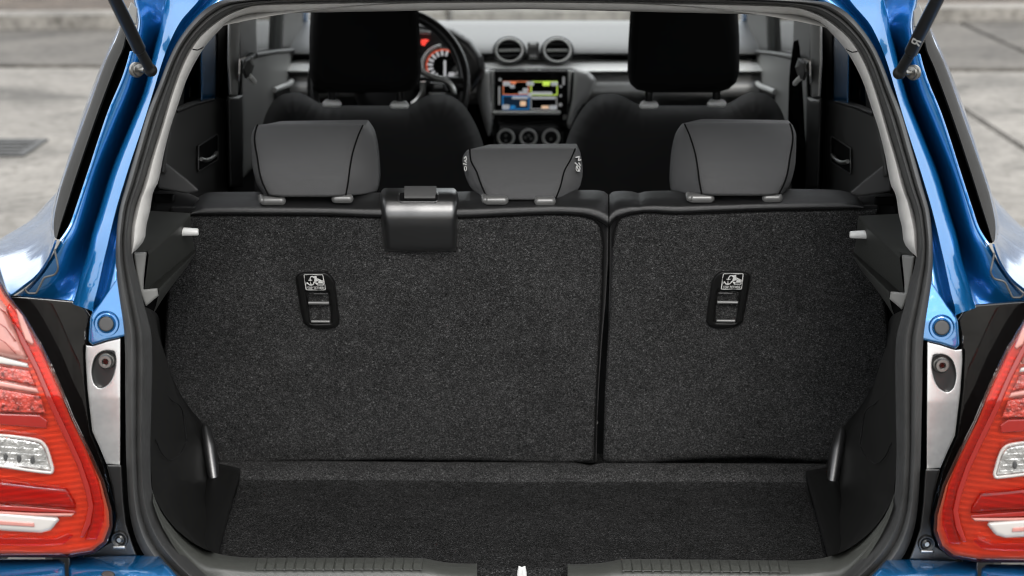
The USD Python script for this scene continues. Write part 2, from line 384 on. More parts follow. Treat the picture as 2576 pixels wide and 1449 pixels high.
# drain grate at the left
p0, p1 = WZ(-40, 393, 0.006), WZ(96, 352, 0.006)
gx1, gy0, gy1 = WZ(60, 393, .006)[0], p0[1], p1[1]
gx0 = gx1 - 1.6
UsdGeom.Xform.Define(stage, free('/World', 'drain_grate'))
DG = stage.GetPrimAtPath('/World/drain_grate'); DG.SetCustomDataByKey('label', 'dark slotted iron drain grate let into the concrete left of the car'); DG.SetCustomDataByKey('category', 'drain grate')
fr = Polygon([(gx0, gy0), (gx1, gy0), (gx1, gy1), (gx0, gy1)])
fm = trimesh.creation.extrude_polygon(fr.difference(fr.buffer(-.04)), .016); fm.apply_translation((0, 0, -.002))
obj('frame', fm, 'iron', '/World/drain_grate', smooth=False)
pit = trimesh.creation.box((gx1 - gx0 - .08, gy1 - gy0 - .08, .004)); pit.apply_translation(((gx0 + gx1) / 2, (gy0 + gy1) / 2, .003))
obj('slot_bed', pit, 'fabric_deep', '/World/drain_grate', smooth=False)
for i in range(4):
    y = gy0 + .04 + (i + .5) / 4 * (gy1 - gy0 - .08)
    b = trimesh.creation.box((gx1 - gx0 - .08, .05, .012)); b.apply_translation(((gx0 + gx1) / 2, y, .0105))
    obj('bar', b, 'iron', '/World/drain_grate', smooth=False)
q = W(45, 30, 16.8)
UsdGeom.Xform.Define(stage, free('/World', 'bollard'))
BO = stage.GetPrimAtPath('/World/bollard'); BO.SetCustomDataByKey('label', 'dark square post standing in the earth beyond the kerb'); BO.SetCustomDataByKey('category', 'bollard')
b = rbox((q[0], q[1], .55), (.12, .12, 1.1), .01); obj('post', b, 'iron', '/World/bollard')
b = rbox((q[0], q[1], 1.12), (.15, .15, .05), .01); obj('cap', b, 'iron', '/World/bollard')

# ------------------------------------------------------------------ the car
CAR = '/World/hatchback_car'
UsdGeom.Xform.Define(stage, CAR); used.add(CAR)
cp = stage.GetPrimAtPath(CAR)
cp.SetCustomDataByKey('label', 'metallic blue hatchback seen from behind with its tailgate open, boot empty'); cp.SetCustomDataByKey('category', 'car')

def dopen(py): return np.interp(py, [-20, 0, 200, 400, 600, 800, 1000, 1449, 1560], [2.99, 2.98, 2.89, 2.79, 2.70, 2.66, 2.635, 2.60, 2.59])

# ---- weatherstrip round the opening
OUT = [(1318, -16), (1000, -14), (700, -7), (563, 0), (520, 20), (480, 58), (443, 110), (417, 165), (400, 210), (367, 290), (347, 360), (320, 455), (298, 540), (292, 600), (291, 650), (294, 700), (302, 760), (308, 800), (313, 843),
       (315, 900), (315, 966), (316, 1050), (317, 1130), (321, 1230), (326, 1290), (337, 1340), (353, 1380), (377, 1415), (407, 1449), (470, 1500), (560, 1530), (800, 1545), (1318, 1545)]
INN = [(1318, 3), (1000, 4), (700, 8), (605, 24), (560, 46), (520, 76), (485, 114), (460, 160), (444, 203), (416, 290), (394, 360), (365, 455), (338, 540), (331, 600), (335, 650), (347, 700), (361, 760), (371, 800), (381, 843),
       (383, 900), (382, 966), (380, 1050), (378, 1130), (380, 1210), (389, 1268), (406, 1315), (430, 1355), (460, 1392), (497, 1428), (545, 1466), (620, 1488), (800, 1500), (1318, 1500)]
OUT, INN = np.array(OUT, float), np.array(INN, float)

def side_loop(t):                                # the line between the strip's edges at fraction t
    return OUT + (INN - OUT) * t

def strip_line(t, off):
    q = side_loop(t)
    d = dopen(q[:, 1]) + off
    return curve(W(q[:, 0], q[:, 1], d), 150)

prof = [(0., .012), (0., 0.), (.05, -.007), (.13, -.011), (.24, -.013), (.34, -.010), (.40, -.002), (.43, .004), (.47, .0), (.53, -.006), (.62, -.008), (.70, -.004), (.76, .006), (.82, .018), (.90, .028), (1., .045), (1., .06)]
half = np.array([strip_line(t, o) for t, o in prof])
def whole(h):                                    # mirror half rails into a loop through the car's middle plane
    h = h.copy(); h[:, 0, 0] = 0; h[:, -1, 0] = 0
    return np.concatenate([h, (h * [-1, 1, 1])[:, ::-1][:, 1:]], 1)
obj('weatherstrip', grid(whole(half)), 'rubber', CAR, 'black rubber seal round the boot opening', 50)

# ---- pale liner along the inside of the opening
TI = [(1318, 23), (1000, 28), (700, 33), (644, 34), (583, 49), (550, 78), (513, 121), (483, 172), (467, 207), (447, 267), (430, 317), (413, 383), (397, 460), (385, 483), (377, 533), (368, 570), (366, 592), (334, 636)]
TO = [(1318, 2), (1000, 3), (700, 7), (644, 10), (583, 30), (533, 61), (493, 98), (464, 147), (446, 190), (429, 240), (407, 317), (381, 400), (357, 483), (350, 500), (339, 540), (332, 575), (331, 600), (330, 640)]
def seg(a, b, t): return [(p[0] + (q[0] - p[0]) * t, p[1] + (q[1] - p[1]) * t) for p, q in zip(a, b)]
def liner(t, off): 
    q = np.array(seg(TO, TI, t), float)
    return curve(W(q[:, 0], q[:, 1], dopen(q[:, 1]) + off), 90)
lr = np.array([liner(-.12, .05), liner(0., .034), liner(.2, .028), liner(.5, .032), liner(.85, .048), liner(1., .07), liner(1., .11)])
q = lr.copy(); q[:, 0, 0] = 0
q = np.concatenate([q[:, ::-1], (q * [-1, 1, 1])[:, 1:]], 1)
LIN = obj('opening_trim', grid(q), 'trim_grey', CAR, 'pale grey plastic liner inside the boot opening', 40)
both('joint', tube([W(485, 124, 2.93), W(497, 126, 2.925), W(508, 121, 2.93), W(512, 118, 2.95)], .0012, 6), 'fabric_black', (LIN, LIN))

# ---- painted rear pillars
def D(a, off): return [(x, y, float(dopen(y)) + off) for x, y in a]
rails = [
    D([(330, -45), (335, 0), (345, 60), (330, 130), (314, 185), (275, 280), (225, 430), (195, 520), (180, 560), (152, 606), (122, 655), (92, 697), (62, 728), (30, 748)], .035),
    D([(336, -45), (341, 0), (352, 60), (336, 130), (320, 186), (281, 281), (231, 431), (201, 521), (187, 562), (160, 612), (130, 661), (100, 702), (72, 732), (40, 752)], .010),
    D([(352, -45), (357, 0), (368, 60), (352, 140), (334, 210), (297, 300), (243, 440), (216, 530), (200, 580), (176, 640), (150, 700), (125, 730), (105, 745), (75, 756)], .085),
    D([(388, -45), (388, 0), (390, 60), (374, 150), (352, 225), (318, 315), (268, 450), (236, 540), (220, 590), (203, 650), (186, 705), (175, 735), (168, 748), (158, 760)], .092),
    D([(430, -45), (420, 0), (408, 60), (386, 150), (364, 232), (330, 318), (282, 440), (255, 530), (236, 590), (220, 650), (203, 700), (194, 735), (188, 752), (183, 765)], .012),
    D([(530, -45), (500, 0), (450, 60), (410, 150), (388, 222), (358, 318), (318, 440), (291, 530), (274, 600), (262, 650), (251, 700), (243, 735), (237, 755), (232, 783)], -.006),
    D([(545, -42), (512, 0), (460, 60), (414, 150), (391, 224), (361, 320), (320, 455), (295, 540), (280, 605), (269, 655), (258, 705), (249, 740), (243, 758), (237, 790)], .012),
    D([(556, -40), (522, 0), (467, 60), (424, 145), (398, 222), (369, 310), (321, 470), (300, 560), (290, 610), (281, 660), (270, 710), (259, 748), (250, 770), (243, 797)], .026),
    D([(590, -30), (540, 0), (480, 62), (442, 115), (402, 212), (371, 300), (325, 470), (305, 560), (297, 615), (290, 660), (281, 710), (272, 745), (262, 770), (252, 800)], .004),
    D([(640, -20), (566, 5), (494, 64), (452, 117), (412, 214), (384, 305), (335, 470), (314, 560), (306, 615), (304, 665), (308, 715), (314, 760), (319, 790), (325, 830)], .012),
    D([(650, -15), (572, 8), (500, 70), (455, 125), (416, 216), (388, 308), (338, 480), (318, 570), (310, 620), (308, 668), (312, 720), (318, 765), (323, 795), (330, 836)], .04)]
_r = [np.array(q) for q in rails]
for i_ in (2, 3):
    y_ = _r[i_][:, 1]
    _r[i_][:, 2] = dopen(y_) + (np.interp(y_, [-45, 60, 140, 480, 600, 680, 760], [.05, .08, .15, .15, .12, .09, .06]) if i_ == 3 else .028)
_r[3][:, :2] += .75 * (_r[4][:, :2] - _r[3][:, :2])
rails = [list(map(tuple, q)) for q in _r]
PIL = both('rear_pillar', loft(rails, 70, 3, cross=True), 'blue_paint', labels=('blue pillar left of the boot opening', 'blue pillar right of the boot opening'), smooth=60)
# foot of the pillar with the plug hole
foot = soft([(232, 784), (252, 760), (300, 690), (318, 745), (326, 835), (318, 846), (270, 856), (232, 868), (222, 858), (224, 830), (226, 800)], 5)
fd = lambda px, py: dopen(py) + .006
both('pillar_foot', pillow(foot, at(fd), .003, 6, 3.5, .02), 'blue_paint', PIL)
PC = W(268, 815, 2.6615)
both('plug_ring', lathe([(.0115, -.002), (.0118, .003), (.0128, .0042), (.0140, .003), (.0152, -.001), (.0168, -.0015), (.0182, .001), (.0194, .0018), (.0206, .0)], PC, (0, -1, .15), 40), 'blue_paint', PIL, smooth=50)
PLG = both('rubber_plug', pillow(ell(267, 815, 19.5), at(lambda a, b: dopen(b) + .002), .003, 4, 5, .01), 'plug_rubber', PIL)
both('edge_fold', Wt(D([(330, 130), (314, 185), (275, 280), (225, 430), (195, 520), (181, 560), (152, 606)], .012), .0022, 8, 60), 'blue_paint', PIL)
both('seal_bead', Wt([(137, 626, 2.66), (142, 650, 2.655), (146, 672, 2.65), (138, 690, 2.65), (112, 699, 2.648), (100, 720, 2.645), (88, 738, 2.642), (74, 738, 2.642), (62, 726, 2.642)], .0016, 8, 60), 'rubber', PIL)

# ---- strip of quarter window beside the pillar
both('window_gap', loft([D([(343, 70), (335, 130), (318, 180), (277, 278), (226, 428), (196, 518), (180, 560), (155, 602)], .05), D([(330, 70), (318, 110), (296, 165), (250, 290), (198, 440), (172, 520), (155, 570), (144, 602)], .10),
                       D([(326, 70), (314, 110), (292, 165), (246, 290), (194, 440), (168, 520), (152, 570), (142, 602)], .055)], 40, 2), 'gloss_black')
both('window_garnish', loft([D([(324, 40), (316, 110), (294, 165), (248, 290), (196, 440), (170, 520), (153, 570), (143, 600)], .06), D([(322, 40), (312, 110), (290, 165), (243, 290), (192, 440), (168, 515), (151, 568), (142, 600)], .035),
                           D([(314, 44), (297, 95), (272, 150), (222, 290), (172, 430), (153, 490), (140, 550), (139, 598)], .045), D([(311, 42), (294, 93), (268, 150), (218, 288), (168, 428), (149, 488), (136, 550), (137, 598)], .075)], 50, 2, cross=True), 'garnish_grey', smooth=50)
both('quarter_glass', loft([D([(311, 60), (296, 93), (252, 195), (222, 275), (170, 428), (150, 488), (137, 550), (137, 598)], .075), D([(305, 62), (288, 95), (246, 197), (214, 280), (162, 430), (143, 490), (128, 556), (134, 606)], .11),
                          D([(300, 64), (284, 97), (240, 200), (208, 285), (160, 432), (140, 492), (124, 560), (128, 600)], .45)], 50, 2), 'blue_paint', labels=('slim blue window surround at the left edge', 'slim blue window surround at the right edge'), smooth=50)
both('hinge_bracket', pillow([(318, 34), (330, 4), (346, 22), (344, 62), (326, 62)], at(2.93), .004, 3, 6, .02), 'bracket_grey', PIL)

# ---- rear wings
fen = [
    [(143, 604, 2.70), (130, 642, 2.69), (97, 694, 2.675), (62, 724, 2.665), (30, 744, 2.655), (10, 700, 2.645), (-2, 660, 2.64)],
    [(138, 604, 2.69), (124, 642, 2.675), (92, 690, 2.66), (58, 718, 2.65), (27, 740, 2.64), (6, 695, 2.63), (-6, 655, 2.63)],
    [(140, 590, 2.78), (112, 630, 2.75), (78, 672, 2.72), (40, 700, 2.70), (5, 712, 2.68), (-15, 690, 2.66), (-30, 650, 2.66)],
    [(140, 565, 2.98), (90, 612, 2.92), (45, 645, 2.87), (0, 665, 2.83), (-40, 672, 2.80), (-60, 660, 2.78), (-80, 640, 2.76)],
    [(142, 535, 3.25), (76, 585, 3.18), (25, 615, 3.10), (-30, 635, 3.02), (-80, 645, 2.96), (-110, 640, 2.92), (-140, 630, 2.90)],
    [(146, 485, 3.6), (112, 522, 3.55), (68, 560, 3.5), (5, 598, 3.4), (-60, 622, 3.25), (-130, 640, 3.1), (-170, 650, 3.05), (-200, 650, 3.0)],
    [(146, 482, 3.8), (108, 522, 3.75), (58, 580, 3.7), (-15, 640, 3.6), (-90, 700, 3.5), (-160, 760, 3.3), (-200, 800, 3.2), (-230, 800, 3.1)]]
both('rear_wing', loft(fen, 40, 5, cross=True), 'blue_paint', labels=('blue rear wing left of the boot', 'blue rear wing right of the boot'), smooth=60)
# outer sides, below the windows, down to the sills
def side_skin():
    ys = np.linspace(.55, 3.6, 40); zs = np.array([.2, .35, .55, .75, .9, 1.0])
    bul = np.array([.80, .835, .85, .845, .82, .77])
    G = np.array([[(-(b - .035 * max(0, (y - 2.2)) * .4), y, z) for y in ys] for z, b in zip(zs, bul)])
    return grid(G, outward=(0, 2, .6))
both('side_panel', side_skin(), 'blue_paint')
def slab_wall():
    m = trimesh.creation.box((.02, 2.9, .80)); m.apply_translation((-.735, 1.72, .59)); return m
# ---- bumper and rear skirt
for nm, poly in (('bumper', [(-260, 1404), (150, 1407), (163, 1416), (164, 1460), (170, 1620), (-260, 1620)]), ('tail_panel', [(172, 1402), (330, 1396), (400, 1398), (420, 1420), (450, 1452), (540, 1500), (640, 1620), (178, 1620)])):
    both(nm, pillow(soft(poly, 4), at(lambda px, py: np.interp(py, [1390, 1425, 1460, 1700], [2.60, 2.50, 2.47, 2.46]) + (.02 if nm == 'tail_panel' else 0)), .008, 9, 12, .05), 'blue_paint')
low = loft([[(x, y, z) for x in np.linspace(-.86, .86, 30)] for y, z in ((-.12, .52), (-.17, .40), (-.16, .30), (-.08, .22), (.3, .2))], 30, 2, world=True)
obj('bumper_skirt', low, 'blue_paint', CAR, smooth=50)
both('bung', pillow(ell(272, 1445, 17, 9), at(lambda a, b: np.interp(b, [1390, 1425, 1460], [2.60, 2.50, 2.47])), .004, 4, 4, .01), 'rubber')

# ---- corner plates with bolt
cpd = lambda px, py: dopen(py) + .012 + (305 - px) * .0000
plate = Polygon([(216, 868), (232, 870), (270, 858), (304, 850), (303, 1172), (268, 1168), (250, 1125), (232, 1085), (220, 980), (215, 900)]).difference(spl([(268, 882), (286, 884), (291, 905), (286, 940), (270, 968), (252, 976), (236, 962), (231, 935), (238, 903), (252, 887)]))
CPL = both('corner_plate', pillow(plate, at(cpd), .003, 3, 7, .02), 'plate_metal', labels=('grey metal plate with a bolt, left of the opening', 'grey metal plate with a bolt, right of the opening'))
both('recess', pillow(spl([(268, 880), (288, 882), (293, 905), (288, 942), (270, 970), (252, 978), (234, 964), (229, 935), (236, 901), (252, 885)]), at(lambda a, b: dopen(b) + .022), .001, 3, 6, .01), 'satin_black', CPL)
bc = W(268, 908, 2.655); bax = np.array([0, -1, .12])
both('bolt', lathe([(0, .004), (.0045, .004), (.0055, .009), (.0095, .009), (.0115, .006), (.0125, .002), (.0125, -.01), (0, -.01)], bc, bax, 28), 'steel', CPL, smooth=30)
both('bolt_socket', lathe([(0, .0052), (.0046, .0052), (.0046, 0)], bc, bax, 6), 'gloss_black', CPL, smooth=False)
LPL = both('lower_plate', pillow(soft([(268, 1170), (306, 1170), (311, 1260), (318, 1320), (335, 1372), (345, 1398), (190, 1404), (235, 1390), (280, 1360), (292, 1300), (283, 1230)], 3), at(lambda a, b: dopen(b) - .004), .004, 4, 9, .02), 'satin_black')
sc = W(301, 1357, 2.598)
both('screw_cup', lathe([(.004, .003), (.007, .0015), (.0105, .004), (.0125, .004), (.0135, 0)], sc, bax, 26), 'satin_black', LPL)
both('screw', lathe([(0, .0045), (.0035, .0045), (.0035, .002), (.006, .001), (.006, -.004)], sc, bax, 20), 'steel', LPL)
both('plate_glint', pillow(rr(281, 1372, 316, 1383, 5), at(2.594), .004, 5, 4, .008), 'plate_metal', LPL)
# black surround between lamp and plate
both('lamp_surround', pillow(soft([(20, 742), (75, 746), (184, 756), (216, 776), (230, 796), (222, 830), (222, 868), (214, 872), (217, 960), (230, 1085), (262, 1160), (300, 1290), (290, 1380), (255, 1402), (180, 1406), (120, 1100)], 3),
                          at(lambda px, py: 2.70 + .00015 * (px - 200)), .004, 6, 9, .03), 'gloss_black')

both('inner_wall', slab_wall(), 'fabric_deep', smooth=False)
# ---- tail lamps
ld = lambda px, py: 2.545 - .045 * np.clip((285 - px) / 300., 0, 1.6) ** .8 + .03 * np.clip((1000 - py) / 300., 0, 1)
body = [(-200, 640), (-8, 690), (18, 738), (60, 790), (108, 870), (150, 960), (186, 1050), (226, 1130), (262, 1210), (282, 1285), (284, 1325), (268, 1368), (236, 1393), (170, 1403), (-200, 1400)]
TL = both('tail_light', pillow(soft(body, 6), at(ld), .004, 10, 9, .08), 'lens_brown', labels=('left red tail light with silver turn signal', 'right red tail light with silver turn signal'))
def lens(nm, poly, m, off, dep=.004, R=5, s=6, label=None, th=.004):
    p = Polygon(poly) if not hasattr(poly, 'geom_type') else poly
    return both(nm, pillow(p, at(lambda a, b: ld(a, b) - .02 - off), dep, R, s, th), m, TL, (label, label))
both('reflector_bowl', pillow(soft(body, 8).buffer(-9), at(lambda a, b: ld(a, b) - .006), .006, 12, 4, .004, lambda a, b: .0005 * np.sin((b + .12 * a) * 2 * np.pi / 15.) + .0008 * np.sin(a / 17.)), 'lens_bowl', TL, smooth=25)
lens('red_lens', soft(body, 8).buffer(-4), 'lens_red', .0, .004, 8, 9)
edge = [(24, 762), (62, 812), (108, 888), (150, 978), (188, 1066), (222, 1140), (248, 1205), (262, 1270), (262, 1310), (244, 1358), (212, 1358), (228, 1312), (234, 1270), (222, 1220), (196, 1150), (160, 1078), (122, 990), (80, 900), (40, 826), (12, 780)]
lens('edge_light', soft(edge, 2), 'lens_red', .006, .005, 7, 6)
lens('edge_groove', soft([(28, 800), (60, 846), (100, 928), (138, 1018), (176, 1098), (205, 1162), (226, 1225), (236, 1275), (228, 1318), (210, 1352), (200, 1352), (214, 1312), (222, 1275), (214, 1235), (194, 1172), (166, 1110), (128, 1030), (90, 940), (50, 860)], 2), 'lens_deep', .010, .002, 3, 5)
lens('light_guide', soft([(38, 772), (56, 792), (72, 828), (86, 862), (80, 868), (64, 856), (50, 820)], 2), 'lens_pink', .013, .003, 4, 5)
lens('light_guide', soft([(-190, 700), (-10, 738), (16, 770), (36, 820), (62, 880), (72, 905), (40, 903), (-20, 890), (-190, 860)], 4), 'lens_pink', .006, .012, 30, 8)
for k_ in range(3): lens('guide_line', LineString([(-190, 730 + 44 * k_), (-20, 762 + 40 * k_), (14, 786 + 38 * k_), (40, 826 + 32 * k_)]).buffer(1.1), 'lens_deep', .0185, .0012, 1., 4)
lens('light_guide', soft([(-190, 868), (-10, 893), (70, 914), (74, 926), (-10, 914), (-190, 890)], 2), 'lens_white', .007, .004, 5, 5)
lens('ribbed_reflector', soft([(-190, 895), (-10, 919), (74, 932), (92, 972), (-10, 950), (-190, 940)], 2), 'lens_ribbed', .004, .003, 4, 5)
lens('light_guide', soft([(-190, 945), (-10, 955), (94, 976), (100, 990), (-10, 972), (-190, 962)], 2), 'lens_pink', .007, .004, 5, 5)
lens('ribbed_reflector', soft([(-190, 966), (-10, 976), (102, 996), (116, 1040), (-10, 1036), (-190, 1032)], 2), 'lens_ribbed', .004, .003, 4, 5)
lens('dark_band', soft([(-190, 1036), (-10, 1040), (100, 1044), (120, 1058), (118, 1078), (-10, 1068), (-190, 1062)], 3), 'lens_deep', .005, .002, 4, 6)
tz = spl([(-190, 1092), (-20, 1090), (60, 1097), (104, 1106), (119, 1122), (132, 1160), (137, 1182), (130, 1194), (90, 1190), (0, 1177), (-190, 1162)], 90)
lens('turn_signal_frame', tz.difference(tz.buffer(-9)), 'lens_white', .010, .006, 4.5, 5)
lens('turn_signal', tz.buffer(-8), 'lens_chrome', .004, .003, 8, 4, 'ribbed silver turn signal')
for k in range(5):
    lens('rib', soft([(-185, 1104 + k * 14), (-20, 1108 + k * 14.5), (94 + 6 * k, 1117 + k * 14), (95 + 6 * k, 1121 + k * 14), (-20, 1112 + k * 14.5), (-185, 1108 + k * 14)], 1), 'lens_chrome', .008, .004, 2, 5)
for k in range(3): lens('bulb_cell', ell(34 * k + 14, 1150 + 4 * k, 6, 10, 18), 'plug_rubber', .0075, .003, 4, 3)
lens('red_band', soft([(-190, 1200), (0, 1208), (120, 1222), (168, 1226), (190, 1262), (192, 1280), (100, 1272), (-190, 1258)], 4), 'lens_red', .006, .006, 14, 7)
lens('groove', soft([(-190, 1262), (60, 1274), (188, 1284), (194, 1290), (100, 1288), (-190, 1272)], 1), 'lens_deep', .007, .001, 2, 6)
lens('light_guide', soft([(-190, 1276), (90, 1290), (190, 1291), (180, 1300), (90, 1299), (-190, 1286)], 2), 'lens_pink', .009, .004, 4, 5)
lens('reversing_light', soft([(-190, 1284), (0, 1288), (146, 1301), (150, 1308), (128, 1334), (104, 1341), (0, 1335), (-190, 1328)], 3), 'lens_white', .008, .006, 10, 6, 'pale reversing light')
lens('reflector_strip', soft([(-190, 1304), (0, 1309), (86, 1315), (88, 1326), (0, 1321), (-190, 1316)], 2), 'lens_pink', .015, .002, 3, 5)
lens('red_band', soft([(-190, 1346), (40, 1352), (140, 1354), (172, 1340), (186, 1346), (160, 1370), (100, 1374), (-190, 1368)], 2), 'lens_red', .008, .004, 5, 6)
0 and lens('clear_cover', soft([(x, y) for x, y in body], 8).buffer(-5), 'lens_clear', .024, .006, 18, 12, th=.001)

# ---- gas struts
for s, lb in ((1, 'black gas strut at the left corner'), (-1, 'black gas strut at the right corner, lettered R')):
    A, B, C = [W(*q) * [1, 1, 1] for q in ((379, 177, 2.83), (352, 128, 2.805), (236, -112, 2.68))]
    a, b, c = [np.array([s * v[0], v[1], v[2]]) for v in (A, B, C)]
    st = obj('gas_strut', tube(np.array([b, b + (c - b) * .02, c]), np.array([.0085, .0105, .0105]), 20), 'satin_black', CAR, lb)
    obj('end_socket', join(tube(np.array([a, b]), np.array([.0085, .008]), 16), trimesh.Trimesh(*(lambda m: (m.vertices + a, m.faces))(trimesh.creation.icosphere(2, .0105)))), 'black_plastic', st)
    e = W(350, 176, 2.85); e = np.array([s * e[0], e[1], e[2]])
    n = (e - a) / np.linalg.norm(e - a)
    obj('ball_stud', lathe([(0, -.012), (.004, -.012), (.004, .002), (.0095, .003), (.0095, .008), (.0125, .009), (.0125, .014), (0, .014)], e - n * .004, n, 24), 'steel', st)
    if s < 0:
        t = meshkit.text_mesh('R', .014, .0006, True); v = t.vertices - t.centroid
        z = (b - c) / np.linalg.norm(b - c); m0 = b + (c - b) * .17
        f0 = CAM - m0; f0 -= z * (f0 @ z); f0 /= np.linalg.norm(f0); x0 = np.cross(z, f0)
        obj('lettering', trimesh.Trimesh(m0 + f0 * .0102 - v[:, :1] * -z * 1.0 + v[:, 1:2] * x0 + v[:, 2:3] * f0, t.faces, process=False), 'grey_print', st, smooth=False)

# ---- boot floor, side liners, sill
def zf(px, py): return np.full(np.shape(px), .36)
xs = np.linspace(-.72, .72, 90)
rows = []
for d, z in ((3.60, .325), (3.49, .33), (3.45, .350), (3.43, .3675), (3.405, .372), (3.37, .3715), (3.338, .3655), (3.315, .3605), (3.28, .36), (3.1, .36), (2.9, .36), (2.75, .36), (2.7, .36)):
    amp = .003 if 3.32 < d < 3.42 else .001
    dd = d + .012 * meshkit.fbm(np.c_[xs * 4, np.full(90, 3.), np.full(90, 0.)], 3, 5) - .006 if 3.3 < d < 3.42 else np.full(90, d)
    zz = z + amp * (meshkit.fbm(np.c_[xs * 5, np.full(90, d * 6), np.full(90, 1.)], 3, 3) - .5) * 2
    if 3.32 < d < 3.44: zz = zz - .006 * np.exp(-((xs - .135) / .015) ** 2)
    rows.append(np.c_[xs, dd + CAM_Y, zz])
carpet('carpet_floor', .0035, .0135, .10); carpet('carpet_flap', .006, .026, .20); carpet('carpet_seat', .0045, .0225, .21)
rows = np.array(rows)
rows = PchipInterpolator(np.arange(len(rows)), rows, axis=0)(np.linspace(0, len(rows) - 1, 60))
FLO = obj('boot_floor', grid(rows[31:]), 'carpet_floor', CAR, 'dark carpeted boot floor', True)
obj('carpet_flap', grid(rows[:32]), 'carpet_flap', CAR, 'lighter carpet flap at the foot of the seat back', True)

li = [[(364, 772, 2.745), (372, 810, 2.73), (381, 850, 2.715), (382, 966, 2.70), (378, 1130, 2.69), (383, 1225, 2.685), (402, 1276, 2.68), (433, 1320, 2.68), (483, 1363, 2.68), (533, 1388, 2.685)],
      [(374, 776, 2.80), (385, 815, 2.76), (390, 858, 2.75), (393, 970, 2.75), (392, 1130, 2.75), (400, 1225, 2.75), (420, 1278, 2.75), (450, 1325, 2.76), (496, 1370, 2.77), (540, 1392, 2.80)],
      [(390, 785, 3.02), (396, 830, 2.98), (410, 880, 2.95), (432, 990, 2.95), (440, 1130, 2.95), (446, 1225, 2.93), (460, 1290, 2.92), (482, 1340, 2.91), (510, 1375, 2.90), (538, 1398, 2.90)],
      [(398, 795, 3.30), (403, 860, 3.22), (424, 940, 3.22), (458, 1015, 3.24), (494, 1100, 3.27), (504, 1190, 3.24), (511, 1260, 3.16), (520, 1320, 3.05), (528, 1375, 2.98), (540, 1410, 2.94)],
      [(400, 800, 3.39), (406, 868, 3.40), (438, 960, 3.40), (480, 1038, 3.40), (518, 1098, 3.39), (534, 1160, 3.37), (540, 1225, 3.32), (546, 1300, 3.1), (552, 1370, 3.02), (556, 1420, 2.96)],
      [(402, 800, 3.47), (410, 862, 3.46), (448, 955, 3.46), (494, 1032, 3.46), (533, 1090, 3.45), (551, 1152, 3.44), (566, 1178, 3.42), (590, 1186, 3.38), (600, 1190, 3.36), (604, 1200, 3.34)],
      [(380, 660, 3.55), (385, 760, 3.55), (412, 860, 3.55), (458, 945, 3.55), (508, 1022, 3.55), (545, 1085, 3.52), (562, 1160, 3.49), (600, 1176, 3.43), (604, 1190, 3.37), (580, 1270, 3.20), (546, 1400, 2.96)]]
SL = both('side_liner', loft(li[:6], 60, 5, cross=True), 'liner_plastic', labels=('black moulded side liner left of the boot floor', 'black moulded side liner right of the boot floor'), smooth=60)
blk = soft([(522, 1180), (548, 1166), (604, 1178), (604, 1192), (546, 1400), (520, 1420), (480, 1400), (500, 1300)], 4)
both('liner_foot', pillow(blk, at(lambda px, py: np.interp(py, [1170, 1400], [3.37, 2.92]) - .0002 * (604 - px) * .6), .02, 30, 14, .05), 'black_plastic', SL)
both('hatch_line', Wt([(383, 1096, 2.742), (396, 1115, 2.75), (412, 1146, 2.80), (424, 1156, 2.84), (438, 1155, 2.90), (456, 1138, 2.97), (468, 1116, 3.0)], .0011, 6, 30), 'satin_black', SL)
both('crease', Wt([(388, 965, 2.74), (402, 980, 2.80), (430, 1004, 2.93), (462, 1050, 3.02), (470, 1110, 3.02)], .0014, 6, 30), 'satin_black', SL)
# rounded wheel-arch shoulder that catches the light
both('arch_roll', Wt([(513, 1066, 3.36), (517, 1078, 3.345), (527, 1125, 3.325), (535, 1180, 3.30), (540, 1214, 3.285), (542, 1226, 3.28)], np.array([.004, .010, .0135, .0125, .010, .005]), 24), 'cover_plastic', SL, smooth=True)
both('tie_down', hull([(W(533, 1222, 3.262), .0035), (W(544, 1220, 3.262), .0035)]), 'sleeve_grey', SL, smooth=True)
# sill trim
sx = [567, 640, 700, 800, 900, 1000, 1060, 1085, 1110, 1150, 1200]
top = [1397, 1403, 1403, 1403, 1403, 1403, 1404, 1408, 1413, 1417, 1418]
sil = [[(383, 1232), (402, 1280), (433, 1322), (483, 1365), (533, 1388)] + list(zip(sx, top)),
       [(384, 1240), (404, 1290), (434, 1333), (480, 1378), (530, 1404)] + [(x, y + 12) for x, y in zip(sx, top)],
       [(385, 1250), (405, 1300), (434, 1345), (476, 1392), (524, 1424)] + [(x, y + 32) for x, y in zip(sx, top)],
       [(385, 1256), (404, 1306), (432, 1352), (470, 1400), (518, 1440)] + [(x, y + (46 if x < 1075 else 60)) for x, y in zip(sx, top)],
       [(384, 1262), (402, 1312), (428, 1360), (462, 1410), (510, 1460)] + [(x, 1515) for x in sx]]
so = [.16, .10, .075, .07, .04]
sd = [2.70] * 5
rl = [[(x, y, float(dopen(min(y, 1449))) + (o if x > 560 else o * (.4 + .6 * np.clip((x - 383) / 180, 0, 1)))) for x, y in r] for r, o in zip([sil[0]] + sil, [.20] + so)]
rl[0] = [(x, y + 8, d) for x, y, d in rl[0]]
SIL = both('sill_trim', loft(rl, 90, 2, cross=False), 'sill_plastic', labels=('ribbed grey sill trim left of the latch', 'ribbed grey sill trim right of the latch'), smooth=50)
for k in range(17):
    x = 644 + 24.6 * k
    y0 = 1404; sl = -4 + k * .25
    m = pillow([(x + 5, y0 + 0), (x + 28, y0 + 0), (x + 23 + sl * .6, y0 + 30), (x + sl * .6, y0 + 30)], at(lambda px, py: np.interp(py, [1403, 1415, 1435], [2.758, 2.70, 2.675])), .004, 4, 6, .006)
    both('rib', m, 'sill_plastic', SIL, smooth=50)
    both('stud', pillow(ell(x + 22, 1433.5, 3, 2.5, 10), at(2.668), .003, 2, 3, .004), 'sleeve_grey', SIL)
